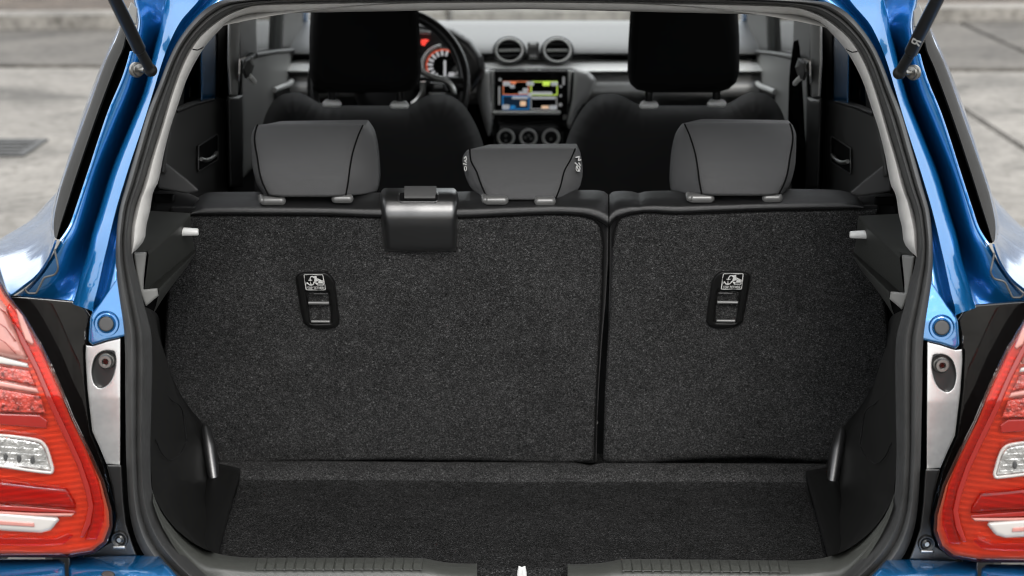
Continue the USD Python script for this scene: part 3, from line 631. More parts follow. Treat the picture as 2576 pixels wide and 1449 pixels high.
obj('latch_striker', tube([W(1307, 1560, 2.62), W(1308, 1435, 2.62), W(1313, 1424, 2.62), W(1318, 1435, 2.62), W(1319, 1560, 2.62)], .0042, 12, 24), 'silver_paint', CAR, 'bright latch striker in the middle of the sill')
obj('latch_carpet', pillow(rr(1150, 1426, 1480, 1560, 4), at(lambda a, b: np.interp(b, [1420, 1560], [2.80, 2.70])), .004, 4, 15, .02), 'carpet_floor', CAR)

# ---- shelf supports with pins
zs = .915
def q4(*pts, thick=.012):
    P = np.array([W(*p) for p in pts]); return P
SH = both('shelf_support', join(
    loft([[(340, 545, 3.1), (340, 660, 2.8)], [(377, 530, 3.2), (338, 640, 2.86)], [(477, 536, 3.255), (371, 632, 2.96)], [(480, 545, 3.25), (374, 642, 2.955)], [(482, 590, 3.27), (368, 690, 2.97)], [(490, 628, 3.29), (362, 735, 2.985)],
          [(492, 634, 3.25), (398, 728, 2.97)], [(489, 642, 3.245), (400, 738, 2.965)], [(470, 672, 3.28), (392, 770, 2.99)], [(440, 700, 3.36), (380, 800, 3.1)]], 16, 1)), 'shelf_plastic', labels=('black parcel shelf support at the left', 'black parcel shelf support at the right'), smooth=30)
both('shelf_pin', Wt([(452, 583, 3.20), (458, 583, 3.20), (497, 583.5, 3.20), (499, 583.5, 3.20)], np.array([.0078, .0082, .0066, .0055]), 18), 'silver_paint', SH)
both('bracket', pillow(soft([(336, 636), (369, 634), (362, 700), (361, 728), (396, 725), (399, 744), (367, 771), (354, 737), (343, 684)], 2), at(lambda a, b: 2.80 + .0004 * (a - 336)), .004, 5, 5, .03), 'bracket_grey', SH)
# dark shelf ends beside the seat back
both('side_pad', pillow(soft([(375, 476), (470, 484), (505, 500), (482, 545), (380, 545)], 6), at(lambda a, b: 3.42 - .001 * (b - 476)), .02, 20, 9, .05), 'fabric_black')
SB = both('belt_guide', pillow(soft([(397, 405), (420, 410), (470, 450), (505, 481), (470, 487), (397, 474)], 5), at(3.29), .004, 6, 8, .03), 'plug_rubber')
both('belt_slot', pillow(rr(388, 488, 440, 510, 4), at(3.36), .008, 4, 5, .02), 'gloss_black', SB)

# ---- rear seat backs
sdp = lambda px, py: 3.32 + (py - 540) / 625. * .13
left_c = [(430, 541), (600, 540), (800, 541), (955, 546), (1150, 547), (1300, 541), (1400, 538), (1460, 541), (1497, 552), (1513, 572), (1519, 620), (1515, 760), (1507, 900), (1500, 1040), (1496, 1162), (1400, 1167), (1200, 1160), (960, 1158), (800, 1163), (560, 1169), (400, 1173)]
right_c = [(1550, 565), (1559, 548), (1590, 538), (1625, 533), (1700, 537), (1932, 529), (2100, 526), (2210, 524), (2260, 1172), (2080, 1163), (1900, 1151), (1750, 1157), (1620, 1167), (1530, 1165), (1517, 1158), (1521, 1000), (1529, 850), (1535, 740), (1540, 620)]
left_b = [(430, 520), (1480, 520), (1520, 540), (1530, 575), (1529, 660), (1523, 760), (1514, 860), (1507, 960), (1502, 1060), (1500, 1164), (1400, 1166), (1200, 1160), (960, 1158), (800, 1163), (560, 1168), (400, 1173)]
right_b = [(1535, 560), (1545, 530), (2210, 515), (2262, 1172), (2080, 1163), (1900, 1151), (1750, 1157), (1620, 1167), (1519, 1165), (1521, 1050), (1530, 850), (1533, 700)]
def wav(px, py): return .004 * (meshkit.fbm(np.c_[px / 190, py / 190, 0 * px], 3, 4) - .5) * 2
SEAT = {}
for nm, cc, bb, lb in (('l', left_c, left_b, 'wide left section of the rear seat back'), ('r', right_c, right_b, 'narrow right section of the rear seat back')):
    SEAT[nm] = obj('rear_seat_back', pillow(soft(bb, 6), at(lambda a, b: sdp(a, b) + .012), .008, 8, 22, .09), 'fabric_black', CAR, lb)
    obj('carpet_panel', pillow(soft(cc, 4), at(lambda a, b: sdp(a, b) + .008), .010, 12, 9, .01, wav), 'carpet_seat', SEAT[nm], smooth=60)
def cover(xs_, seam, top_, bulge=1.):
    xs_ = np.asarray(xs_, float); seam = np.interp(xs_, *zip(*seam)); top_ = np.interp(xs_, *zip(*top_))
    rws = []
    for k, (f_, d_) in enumerate(((1.03, 3.345), (1.0, 3.318), (.90, 3.307), (.72, 3.308), (.5, 3.325), (.28, 3.352), (.1, 3.39), (0, 3.425), (-.02, 3.47), (.35, 3.53), (1.2, 3.56))):
        rws.append([(x, t + (s - t) * f_, d_) for x, s, t in zip(xs_, seam, top_)])
    return loft(rws, 80, 3, cross=True)
SC1 = obj('top_cover', cover([474, 480, 490, 505, 530, 600, 700, 800, 955, 1050, 1150, 1300, 1400, 1460, 1490, 1510, 1522, 1530],
    [(474, 541), (600, 540), (800, 541), (955, 546), (1150, 547), (1300, 541), (1400, 538), (1460, 541), (1495, 548), (1512, 556), (1530, 568)],
    [(474, 534), (480, 520), (490, 505), (505, 493), (530, 485), (640, 484), (955, 486), (1150, 484), (1300, 481), (1400, 480), (1490, 480), (1515, 482), (1525, 486), (1530, 492)]), 'seat_cover', SEAT['l'], smooth=60)
SC2 = obj('top_cover', cover([1533, 1540, 1550, 1570, 1590, 1602, 1608, 1615, 1640, 1700, 1800, 1932, 2030, 2100, 2150, 2165, 2172],
    [(1533, 566), (1545, 552), (1560, 545), (1590, 537), (1625, 533), (1700, 537), (1932, 529), (2100, 526), (2172, 524)],
    [(1533, 492), (1538, 486), (1548, 483), (1570, 482), (1598, 484), (1606, 489), (1614, 485), (1640, 482), (1800, 479), (1932, 477), (2060, 477), (2120, 480), (2150, 490), (2165, 503), (2172, 515)]), 'seat_cover', SEAT['r'], smooth=60)
def seamtube(pts, r=.0016): return Wt([(x, y, float(sdp(x, y)) - .004) for x, y in pts], r, 6, 90)
obj('piping', seamtube([(476, 541), (600, 540), (800, 541), (955, 546), (1150, 547), (1300, 541), (1400, 538), (1460, 541), (1495, 551), (1512, 570), (1519, 620), (1515, 760), (1507, 900), (1500, 1040), (1497, 1162)]), 'fabric_deep', SEAT['l'])
obj('piping', seamtube([(1541, 620), (1543, 590), (1550, 565), (1559, 548), (1590, 538), (1625, 533), (1700, 537), (1932, 529), (2100, 526), (2172, 524)]), 'fabric_deep', SEAT['r'])
obj('hinge_pin', lathe([(0, .006), (.004, .006), (.005, 0)], W(1498.5, 1062, 3.44), (0, -1, .1), 12), 'steel', SEAT['l'])

# ---- rear head restraints
def restraint(A, B, C, Dd, top_d, name, label, parent, thick=.06):
    """columns: silhouette, seam, seam, silhouette; closed round the back"""
    n = 40
    a, b, c, d = [curve([W(*q) for q in r], n) for r in (A, B, C, Dd)]
    cols = [d + (0, thick, 0), a + (0, thick, 0)]
    back = [d + (a - d) * t + np.array([0, thick, 0]) for t in np.linspace(0, 1, 6)]
    left = [a + (b - a) * t + np.array([0, -.012 * math.sin(math.pi * t), 0]) for t in np.linspace(0, 1, 8)[1:-1]]
    face = [b + (c - b) * t + np.array([0, -1, .25]) * (.012 * (1 - (2 * t - 1) ** 4))[..., None] if False else b + (c - b) * t + np.array([0, -.010 * (1 - (2 * t - 1) ** 6), 0]) for t in np.linspace(0, 1, 22)]
    right = [c + (d - c) * t + np.array([0, -.012 * math.sin(math.pi * t), 0]) for t in np.linspace(0, 1, 8)[1:-1]]
    G = np.array(back[:-1] + [a] + left + face + right + [d])
    cen = G.mean((0, 1))
    def caps(G):                                 # close the top and bottom with rounded lids
        lo, hi = G[:, 0], G[:, -1]
        extra_t = [lo + (lo.mean(0) - lo) * t + np.array([0, 0, h]) for t, h in ((1., .003), (.6, .003), (.25, .0025))]
        extra_b = [hi + (hi.mean(0) - hi) * t + np.array([0, 0, -h]) for t, h in ((.25, .0025), (.6, .003), (1., .003))]
        return np.concatenate([np.array(extra_t).transpose(1, 0, 2), G, np.array(extra_b).transpose(1, 0, 2)], 1)
    m = grid(caps(G), closed=True, outward=cen)
    hr = obj(name, m, 'headrest_cover', parent, label, 55)
    for r in (b, c): obj('seam', tube(r + np.array([0, -.001, 0]), .0017, 6), 'fabric_deep', hr)
    return hr
HL = ([(641, 318, 3.455), (632, 345, 3.455), (633, 400, 3.455), (645, 460, 3.455), (663, 488, 3.455)],
      [(648, 314, 3.43), (641, 340, 3.405), (648, 400, 3.365), (659, 455, 3.325), (676, 491, 3.315)],
      [(913, 315, 3.43), (898, 350, 3.40), (884, 400, 3.36), (877, 450, 3.322), (870, 491, 3.315)],
      [(919, 314, 3.455), (938, 345, 3.46), (948, 400, 3.465), (951, 450, 3.465), (948, 482, 3.465)])
m_ = lambda r: [(2635 - x, y - 3, d) for x, y, d in r]
restraint(*HL, 0, 'rear_head_restraint', 'large grey rear head restraint at the left', CAR)
restraint(*[m_(r) for r in HL[::-1]], 0, 'rear_head_restraint', 'large grey rear head restraint at the right', CAR)
HC = ([(1176, 377, 3.455), (1163, 402, 3.46), (1168, 432, 3.46), (1180, 465, 3.46), (1200, 487, 3.46)],
      [(1182, 375, 3.43), (1184, 400, 3.405), (1199, 432, 3.375), (1212, 468, 3.345), (1226, 499, 3.335)],
      [(1447, 374, 3.43), (1436, 400, 3.405), (1419, 432, 3.375), (1410, 468, 3.345), (1398, 499, 3.335)],
      [(1452, 375, 3.455), (1463, 402, 3.46), (1466, 432, 3.46), (1460, 465, 3.46), (1448, 484, 3.46)])
HCm = restraint(*HC, 0, 'rear_head_restraint', 'low grey middle head restraint with white side symbols', CAR)
def stroke(pts, w): return LineString(pts).buffer(w, 4)
sym = unary_union([stroke([(1449, 396), (1457, 394), (1455, 404), (1461, 402)], 1.5), ell(1454, 424, 6, 8, 20).difference(ell(1454, 424, 3.6, 5.4, 20)), stroke([(1450, 418), (1458, 431)], 1.3), stroke([(1447, 410), (1452, 414)], 1.5), stroke([(1456, 410), (1460, 416)], 1.4)])
obj('symbol', pillow(sym, at(3.41), .0006, 1, 3, .03), 'white_print', HCm, smooth=False)
sym = unary_union([stroke([(1168, 398), (1172, 394), (1174, 402), (1169, 404)], 1.4), ell(1171, 424, 3.6, 7, 20).difference(ell(1171, 424, 1.6, 4.6, 20)), stroke([(1166, 412), (1173, 414)], 1.4), stroke([(1170, 406), (1175, 410)], 1.3)])
obj('symbol', pillow(sym, at(3.418), .0006, 1, 3, .03), 'white_print', HCm, smooth=False)
for parent, items in ((SEAT['l'], ((655, 718, 505, 1), (835, 888, 500, 0), (1216, 1278, 504, 1), (1345, 1397, 506, 0))), (SEAT['r'], ((1731, 1796, 499, 1), (1918, 1968, 498, 0)))):
    for x0, x1, y, btn in items:
        r = .0085
        sl = obj('restraint_sleeve', hull([(W(x0 + 10, y, 3.318), r), (W(x1 - 10, y, 3.318), r), (W(x0 + 12, y - 6, 3.36), r), (W(x1 - 12, y - 6, 3.36), r)]), 'sleeve_grey', parent)
        xm = x0 + 14 if btn else x1 - 14
        obj('post', tube([W(xm + (4 if btn else -4), y - 4, 3.37), W(xm, y - 34, 3.40)], .006, 14), 'sleeve_grey', sl)
        if btn: obj('button', hull([(W(x0 + 4, y - 1, 3.314), .0066), (W(x0 + 1, y - 9, 3.33), .006)]), 'sleeve_grey', sl)

# ---- middle belt cover on the seat back
def bc_row(y, x0, x1, d, e): return [(x0 - 1, y, d + .055), (x0, y, d + .02), (x0 + 5, y, d + .006), (x0 + 16, y, d), (x0 + 60, y, d - .001), ((x0 + x1) / 2, y, d - .002), (x1 - 60, y, d - .001), (x1 - 16, y, d), (x1 - 5, y, d + .006), (x1, y, d + .02), (x1 + 1, y, d + .055)]
bcr = [bc_row(477, 985, 1125, 3.46, 0), bc_row(473, 974, 1136, 3.42, 0), bc_row(475, 966, 1143, 3.385, 0), bc_row(481, 961, 1148, 3.348, 0), bc_row(490, 957, 1152, 3.325, 0), bc_row(503, 955, 1154, 3.312, 0), bc_row(511, 954, 1155, 3.3078, 0), bc_row(520, 954, 1155, 3.3040, 0), bc_row(534, 955, 1154, 3.3000, 0), bc_row(548, 958, 1152, 3.2984, 0), bc_row(562, 961, 1150, 3.2995, 0),
       bc_row(595, 964, 1150, 3.307, 0), bc_row(627, 967, 1149, 3.316, 0), bc_row(630, 968, 1149, 3.322, 0), bc_row(632, 968, 1149, 3.345, 0)]
BCV = obj('belt_cover', loft(bcr, 60, 4, cross=True), 'cover_plastic', SEAT['l'], 'black plastic belt outlet on the wide seat back', 60)
bsl = lambda px, py: np.interp(py, [470, 475, 481, 490, 503, 518], [3.42, 3.385, 3.348, 3.325, 3.312, 3.3045])
slot = rr(1001, 480, 1103, 510, 9)
obj('belt_slot', pillow(slot, at(lambda a, b: bsl(a, b) - .004), .001, 2, 5, .004), 'gloss_black', BCV) if False else None
obj('slot_rim', pillow(slot.difference(slot.buffer(-5)), at(lambda a, b: bsl(a, b) - .0025), .003, 2.5, 3.5, .006), 'cover_plastic', SEAT['l'], smooth=50)
obj('slot', pillow(slot.buffer(-4), at(lambda a, b: bsl(a, b) - .003), .0005, 1, 5, .004), 'fabric_deep', SEAT['l'])
wb = loft([[(x, y, d) for x in np.linspace(1017, 1098 - (3 if y > 490 else 0), 12)] for y, d in ((471, 3.41), (468, 3.40), (471, 3.378), (479, 3.345), (486, 3.322), (492, 3.308), (497, 3.303), (500, 3.306), (502, 3.32))], 16, 4, cross=True)
obj('seat_belt', wb, 'webbing', SEAT['l'], 'grey belt webbing emerging from the belt outlet', 60)

# ---- tether anchor covers
def zu(p): return [((1060 + x / 5.177) * .67083, (980 + y / 5.177) * .67083) for x, y in p]
OUTL = zu([(330, 225), (400, 200), (820, 195), (890, 225), (960, 290), (1015, 390), (1050, 620), (1085, 900), (1115, 1120), (1112, 1190), (1060, 1270), (950, 1308), (800, 1320), (650, 1305), (500, 1270), (400, 1190), (350, 950), (290, 620), (245, 350), (252, 300), (290, 245)])
CAV1 = zu([(465, 590), (880, 590), (910, 830), (500, 830)]); CAV2 = zu([(500, 850), (915, 850), (935, 1180), (545, 1190)])
def em_map(c):                                   # unit square to the four corners
    c = np.array(c, float)
    return lambda u, v: ((1 - u) * (1 - v))[..., None] * c[0] + (u * (1 - v))[..., None] * c[1] + (u * v)[..., None] * c[2] + ((1 - u) * v)[..., None] * c[3]
def emblem(corners, proud):
    mp_ = em_map(corners)
    sh = unary_union([stroke([(.30, .62), (.30, .28), (.36, .14), (.46, .12), (.52, .22)], .028), stroke([(.22, .36), (.38, .36)], .022), stroke([(.12, .52), (.20, .64), (.30, .68), (.40, .64), (.47, .50)], .032), stroke([(.12, .52), (.10, .60)], .02),
        stroke([(.46, .14), (.62, .66), (.92, .66), (.94, .58)], .034), stroke([(.54, .16), (.72, .52), (.90, .52)], .05), ell(.60, .16, .06, .07, 14), stroke([(.66, .28), (.80, .36), (.74, .42)], .035), stroke([(.74, .46), (.90, .40), (.93, .46)], .035)])
    sh = sh.intersection(shapely.box(.05, .05, .95, .72))
    fr = shapely.box(.0, .0, 1, 1).buffer(-.08).buffer(.08, 5); fr = fr.difference(fr.buffer(-.045))
    def m2(px, py, o):
        q = mp_(np.asarray(px), np.asarray(py)); return W(q[:, 0], q[:, 1], sdp(q[:, 0], q[:, 1]) - proud - np.asarray(o) * .0006)
    t = meshkit.text_mesh('TOP TETHER', 1., .002, True); v = t.vertices.copy()
    u = .09 + (v[:, 0] - v[:, 0].min()) / np.ptp(v[:, 0]) * .82; w = .93 - (v[:, 1] - v[:, 1].min()) / np.ptp(v[:, 1]) * .16
    q = mp_(u, w); tm = trimesh.Trimesh(W(q[:, 0], q[:, 1], sdp(q[:, 0], q[:, 1]) - proud - (v[:, 2] > .001) * .0008), t.faces, process=False)
    return join(pillow(unary_union([sh, fr]), m2, 1., .012, .08, 1.), tm)
for s, par, corners in ((1, SEAT['l'], zu([(405, 255), (785, 255), (840, 562), (450, 562)])), (-1, SEAT['r'], [(1819, 688), (1871, 688), (1866, 728.5), (1813, 728.5)])):
    mx = (lambda P: [(2632 - x, y - 1.5) for x, y in P]) if s < 0 else (lambda P: P)
    o, c1, c2 = Polygon(mx(OUTL)), Polygon(mx(CAV1)).buffer(0), Polygon(mx(CAV2)).buffer(0)
    an = obj('tether_anchor', pillow(o.difference(soft(list(c1.exterior.coords), 2)).difference(soft(list(c2.exterior.coords), 3)), at(sdp), .013, 7, 3.5, .002), 'black_plastic', par, 'black child seat anchor cover with TOP TETHER pictogram', 50)
    obj('recess', pillow(o.buffer(-8), at(lambda a, b: sdp(a, b) + .004), .0005, 2, 10, .001), 'fabric_deep', an)
    for y, xa, xb, r, mt in ((632, 600, 875, .0016, 'satin_black'), (808, 500, 900, .0032, 'sleeve_grey'), (1168, 555, 915, .003, 'sleeve_grey')):
        e = mx(zu([(xa, y), (xb, y)]))
        obj('bar', tube([W(*e[0], sdp(*e[0]) - .011), W(*e[1], sdp(*e[1]) - .011)], r, 12), mt, an)
    e = mx(zu([(480, 660), (495, 780), (520, 805)]))
    obj('bar', tube([W(*p, sdp(*p) - .010) for p in e], .0018, 8), 'satin_black', an)
    ramp = mx(zu([(620, 1010), (900, 1010), (915, 1150), (575, 1150)]))
    obj('ramp', pillow(soft(ramp, 2), at(lambda a, b: sdp(a, b) - np.interp(b, [812, 832], [-.003, .008])), .0005, 1, 6, .003), 'grain_plastic', an)
    obj('pictogram', emblem(corners, .0138), 'white_print', an, smooth=False)

# ---- front seats
def front_seat(mirror, label):
    K = (lambda x: 2638 - x) if mirror else (lambda x: x)
    out = [(640, 420), (655, 340), (664, 300), (676, 272), (694, 248), (716, 236), (745, 232), (770, 240), (790, 252), (812, 262), (860, 266), (960, 266), (1020, 266), (1045, 256), (1070, 243), (1100, 236), (1130, 240), (1158, 256), (1185, 292), (1206, 335), (1217, 372), (1222, 420), (1225, 700), (640, 700)]
    p = spl([(K(x), y) for x, y in out], 160)
    fs = obj('front_seat', pillow(p, at(lambda a, b: 4.20 - .0004 * np.clip(b - 230, 0, 400)), .11, 75, 14, .12), 'front_fabric', CAR, label, 60)
    hp = [(786, -30), (1046, -30), (1052, 20), (1057, 100), (1060, 180), (1054, 210), (1036, 226), (1000, 233), (835, 233), (806, 225), (786, 208), (778, 180), (778, 90), (782, 20)]
    hr = obj('front_head_restraint', pillow(soft([(K(x), y) for x, y in hp], 12), at(4.13), .035, 26, 12, .09), 'fabric_deep', CAR, label.replace('front seat', 'front head restraint'), 60)
    for x, y in ((836, 258), (1006, 262)):
        obj('post', Wt([(K(x - 1), 200, 4.14), (K(x), y, 4.14)], .0095, 14), 'gloss_black', hr)
        g_ = obj('restraint_guide', hull([(W(K(x - 18), y + 4, 4.12), .007), (W(K(x + 16), y + 4, 4.12), .007), (W(K(x - 14), y - 1, 4.14), .007), (W(K(x + 12), y - 1, 4.14), .007)]), 'silver_paint', hr)
    return fs
front_seat(False, 'dark driver side front seat left of the centre screen'); front_seat(True, 'dark passenger front seat right of the centre screen')

# ---- doors, pillars, belts
def on_x(x): return lambda px, py, o: WX(px, py, x + np.asarray(o) * (1 if x < 0 else -1))
RD = both('rear_door', pillow(soft([(425, 300), (440, 272), (470, 258), (540, 244), (568, 248), (572, 300), (572, 620), (490, 640), (470, 482), (402, 436), (410, 380)], 5), on_x(-.68), .012, 16, 14, .05), 'door_panel', labels=('dark rear door trim at the left', 'dark rear door trim at the right'))
hr_ = soft([(498, 366), (546, 335), (551, 340), (550, 402), (500, 433), (497, 428)], 2)
both('handle_frame', pillow(hr_.difference(hr_.buffer(-3.5)), on_x(-.666), .004, 2.4, 4, .02), 'dash_pad', RD)
both('handle_recess', pillow(hr_.buffer(-3), on_x(-.668), .0005, 2, 8, .004), 'fabric_deep', RD)
both('pull', tube([WX(506, 400, -.66), WX(520, 403, -.655), WX(535, 396, -.655), WX(545, 384, -.658)], .0042, 10, 20), 'silver', RD)
both('window_ledge', pillow(soft([(443, 275), (493, 258), (540, 247), (542, 253), (494, 266), (445, 286)], 1), on_x(-.664), .006, 4, 5, .02), 'grain_plastic', RD)
both('rear_side_window', pillow([(458, 110), (500, 85), (566, 78), (568, 246), (500, 258), (446, 276)], on_x(-.70), .001, 2, 20, .003), 'privacy_glass')
both('window_frame', pillow(Polygon([(436, 95), (500, 60), (590, 50), (590, 250), (500, 264), (440, 282)]).difference(Polygon([(470, 118), (500, 98), (503, 246), (462, 262)])).difference(Polygon([(506, 96), (546, 84), (546, 242), (508, 246)])), on_x(-.69), .004, 4, 10, .015), 'black_plastic')
both('inner_door_frame', pillow([(505, 90), (544, 80), (544, 250), (505, 256)], on_x(-.675), .004, 4, 10, .02), 'blue_paint')
BP = both('centre_pillar', pillow(soft([(574, 40), (604, 38), (602, 130), (598, 240), (576, 241), (572, 150)], 4), on_x(-.64), .012, 10, 7, .06), 'armrest_grey', labels=('grey centre pillar trim at the left', 'grey centre pillar trim at the right'))
both('lower_trim', pillow([(572, 241), (610, 239), (612, 470), (576, 470)], on_x(-.645), .012, 10, 12, .06), 'black_plastic', BP)
both('belt_adjuster', pillow(soft([(614, 150), (632, 140), (640, 165), (630, 195), (616, 198), (608, 175)], 3), on_x(-.61), .015, 8, 4, .02), 'door_panel', BP)
both('belt_glint', tube([WX(626, 190, -.60), WX(634, 198, -.60), WX(640, 205, -.6)], .006, 8), 'silver_paint', BP)
FD = both('front_door', pillow(soft([(604, 150), (640, 135), (700, 128), (764, 124), (772, 260), (720, 330), (600, 460)], 4), on_x(-.69), .014, 14, 12, .05), 'armrest_grey', labels=('grey front door trim at the left', 'grey front door trim at the right'))
both('window_ledge', pillow(soft([(645, 132), (700, 124), (764, 120), (764, 128), (700, 134), (645, 146)], 1), on_x(-.67), .006, 4, 6, .02), 'grain_plastic', FD)
both('pull', tube([WX(690, 226, -.662), WX(702, 222, -.655), WX(722, 214, -.655), WX(734, 205, -.662)], .007, 10, 20), 'silver_paint', FD)
both('pull_recess', pillow(soft([(690, 232), (735, 210), (740, 225), (732, 238), (694, 250)], 3), on_x(-.672), .002, 4, 6, .01), 'black_plastic', FD)
both('front_side_window', pillow([(604, 20), (720, 10), (716, 124), (604, 146)], on_x(-.70), .001, 2, 20, .003), 'window_glass')
both('door_frame', pillow(Polygon([(600, 20), (644, 10), (646, 130), (602, 150)]), on_x(-.695), .004, 4, 10, .03), 'black_plastic')
both('windscreen_pillar', pillow(soft([(706, -40), (770, -40), (764, 40), (752, 126), (704, 126), (708, 40)], 3), on_x(-.69), .012, 10, 10, .05), 'door_panel')
mir = hull([(W(640, 60, 5.0) + (-.12, 0, .02), .03), (W(640, 60, 5.0) + (-.28, .02, .02), .03), (W(640, 60, 5.0) + (-.12, 0, -.07), .03), (W(640, 60, 5.0) + (-.28, .02, -.06), .03)])
both('wing_mirror', mir, 'blue_paint')
belt = loft([[(1996, 104, 4.25), (1994, 120, 4.25), (1985, 200, 4.22), (1982, 320, 4.18), (1980, 420, 4.1), (1990, 560, 4.05)], [(2008, 100, 4.25), (2012, 120, 4.25), (2018, 200, 4.22), (2024, 320, 4.18), (2034, 420, 4.1), (2050, 560, 4.05)]], 30, 3)
obj('front_seat_belt', belt, 'fabric_deep', CAR, 'black front belt hanging from the right centre pillar')

# ---- dashboard
def drow(y, d, x0=660, x1=1976): return [(x, y, d) for x in np.linspace(x0, x1, 24)]
def dash(rws, m=3): return loft([drow(y, d) for y, d in rws], 24, m, cross=True)
DA = obj('dashboard', dash([(60, 5.75), (52, 5.62), (60, 5.52), (75, 5.42), (95, 5.30), (112, 5.22), (125, 5.185), (134, 5.175), (137, 5.19), (139, 5.24)]), 'dash_pad', CAR, 'grey padded dashboard below the windscreen', 60)
obj('dash_gap', dash([(137, 5.23), (145, 5.24), (153, 5.22)]), 'gloss_black', DA)
DX = obj('trim_strip', dash([(152, 5.23), (153, 5.205), (160, 5.17), (168, 5.13), (176, 5.098), (179, 5.093), (181, 5.10), (182, 5.14)]), 'silver_paint', DA, 'silver strip along the dashboard', 60)
obj('lower_dash', dash([(179, 5.20), (181, 5.15), (195, 5.115), (215, 5.09), (238, 5.085), (262, 5.16), (300, 5.30), (420, 5.35)]), 'dash_light', DA, smooth=60)
obj('knee_panel', loft([[(x, y, 5.15 + .1 * abs((x - 1340) / 600) ** 2) for x in np.linspace(700, 1960, 20)] for y in (250, 330, 470, 700)], 20, 2), 'fabric_deep', DA)
for k, x in enumerate((1281, 1402)):
    y, d = 126, 5.14
    av = obj('air_vent', pillow(ell(x, y, 42, 36).difference(ell(x, y, 31, 28)), at(d), .014, 6, 4, .06), 'satin_black', CAR, 'round air vent above the screen', 60)
    obj('ring', pillow(ell(x, y, 36, 31).difference(ell(x, y, 30, 26)), at(d - .014), .004, 3, 3, .01), 'silver_paint', av, smooth=60)
    obj('throat', pillow(ell(x, y, 32, 28), at(d + .03), .001, 3, 10, .005), 'gloss_black', av)
    for dy in (-15, 1, 16):
        obj('slat', pillow(rr(x - 27, y + dy - 4, x + 27, y + dy + 4, 2), at(lambda a, b: d - .004 + .0012 * (b - y - dy)), .002, 2, 5, .004), 'silver_paint' if dy == 1 else 'satin_black', av)
CVB = obj('centre_button_pad', pillow(rr(1327, 105, 1356, 150, 4), at(5.16), .006, 4, 5, .03), 'dash_pad', CAR)
obj('button', pillow(rr(1332, 108, 1350, 119, 2), at(5.15), .004, 2, 3, .01), 'dash_light', CVB); obj('button', pillow(rr(1332, 138, 1350, 147, 2), at(5.15), .004, 2, 3, .01), 'dash_light', CVB)
# centre console and screen
cc = soft([(1205, 168), (1240, 172), (1440, 172), (1462, 180), (1456, 250), (1440, 300), (1424, 330), (1428, 620), (1225, 620), (1236, 330), (1222, 290), (1208, 230)], 5)
CON = obj('centre_console', pillow(cc, at(lambda a, b: 5.10 + np.interp(b, [160, 300, 420, 620], [0, .0, -.02, -.2])), .025, 16, 12, .06), 'gloss_black', CAR, 'glossy black centre console', 60)
for sx_, pts in ((0, [(1206, 172), (1232, 176), (1236, 250), (1240, 310), (1230, 350), (1214, 300), (1200, 240)]), (1, [(1446, 172), (1480, 178), (1500, 200), (1486, 240), (1452, 280), (1430, 330), (1426, 310), (1440, 250)])):
    obj('side_pad', pillow(soft(pts, 3), at(5.05), .02, 12, 7, .05), 'dash_light', CON)
obj('side_trim', pillow(soft([(1236, 176), (1244, 176), (1244, 240), (1242, 300), (1234, 300), (1236, 240)], 1), at(5.065), .006, 3, 4, .01), 'silver_paint', CON)
obj('side_trim', pillow(soft([(1428, 176), (1437, 176), (1434, 240), (1424, 300), (1416, 300), (1426, 240)], 1), at(5.065), .006, 3, 4, .01), 'silver_paint', CON)
obj('side_clip', pillow(soft([(1218, 240), (1226, 237), (1238, 268), (1236, 278), (1228, 278)], 2), at(5.04), .005, 3, 4, .01), 'white_print', CON)
SCR = obj('touchscreen', pillow(rr(1243, 175, 1430, 290, 4), at(5.06), .006, 5, 10, .03), 'gloss_black', CAR, 'lit touchscreen with four colour tiles', 60)
zs_ = lambda p: [((1800 + x / 4.025) * .67083, (220 + y / 4.025) * .67083) for x, y in p]
def tile(nm, x0, y0, x1, y1, m, o=.0, frame=0, r=2):
    (a, b), (c, d) = zs_([(x0, y0), (x1, y1)])
    g_ = rr(a, b, c, d, min(r, (c - a) / 2.2, (d - b) / 2.2))
    if frame: g_ = g_.difference(g_.buffer(-frame))
    obj(nm, pillow(g_, at(5.053 - o), .0005, .8, 5, .002), m, SCR, smooth=False)
tile('tile_frame', 345, 340, 740, 545, 'screen_orange', 0, 2.0); tile('tile_frame', 765, 340, 1172, 555, 'screen_green', 0, 2.6); tile('tile', 335, 555, 745, 770, 'screen_navy', 0); tile('tile_frame', 335, 555, 745, 770, 'screen_blue', .001, 2.6); tile('tile_frame', 760, 575, 1165, 770, 'screen_grey', 0, 3.2)
for x0, y0, x1, y1, m in ((345, 345, 460, 412, 'screen_white'), (700, 345, 815, 408, 'screen_white'), (1070, 350, 1175, 410, 'screen_white'), (945, 355, 1055, 412, 'screen_green'), (470, 345, 545, 385, 'screen_orange'), (450, 395, 525, 445, 'screen_white'), (645, 445, 725, 495, 'screen_white'),
                         (580, 495, 720, 535, 'screen_white'), (780, 500, 1090, 545, 'screen_white'), (785, 575, 1140, 612, 'screen_white'), (480, 570, 725, 610, 'screen_white'), (720, 515, 785, 578, 'screen_white'), (335, 695, 445, 765, 'screen_white'), (455, 705, 535, 750, 'screen_blue'), (605, 640, 695, 715, 'screen_tan'),
                         (925, 710, 1040, 752, 'screen_tan'), (1045, 705, 1160, 770, 'screen_white'), (282, 295, 325, 340, 'screen_grey'), (275, 420, 305, 700, 'screen_grey'), (1200, 400, 1240, 440, 'screen_grey'), (1198, 540, 1235, 580, 'screen_grey'), (1245, 270, 1280, 400, 'screen_grey'), (1185, 670, 1240, 720, 'screen_grey')):
    tile('icon', x0, y0, x1, y1, m, .003, 0, 3)
obj('lower_bar', pillow(rr(1238, 279, 1410, 288, 3), at(5.045), .004, 3, 5, .01), 'silver_paint', SCR)
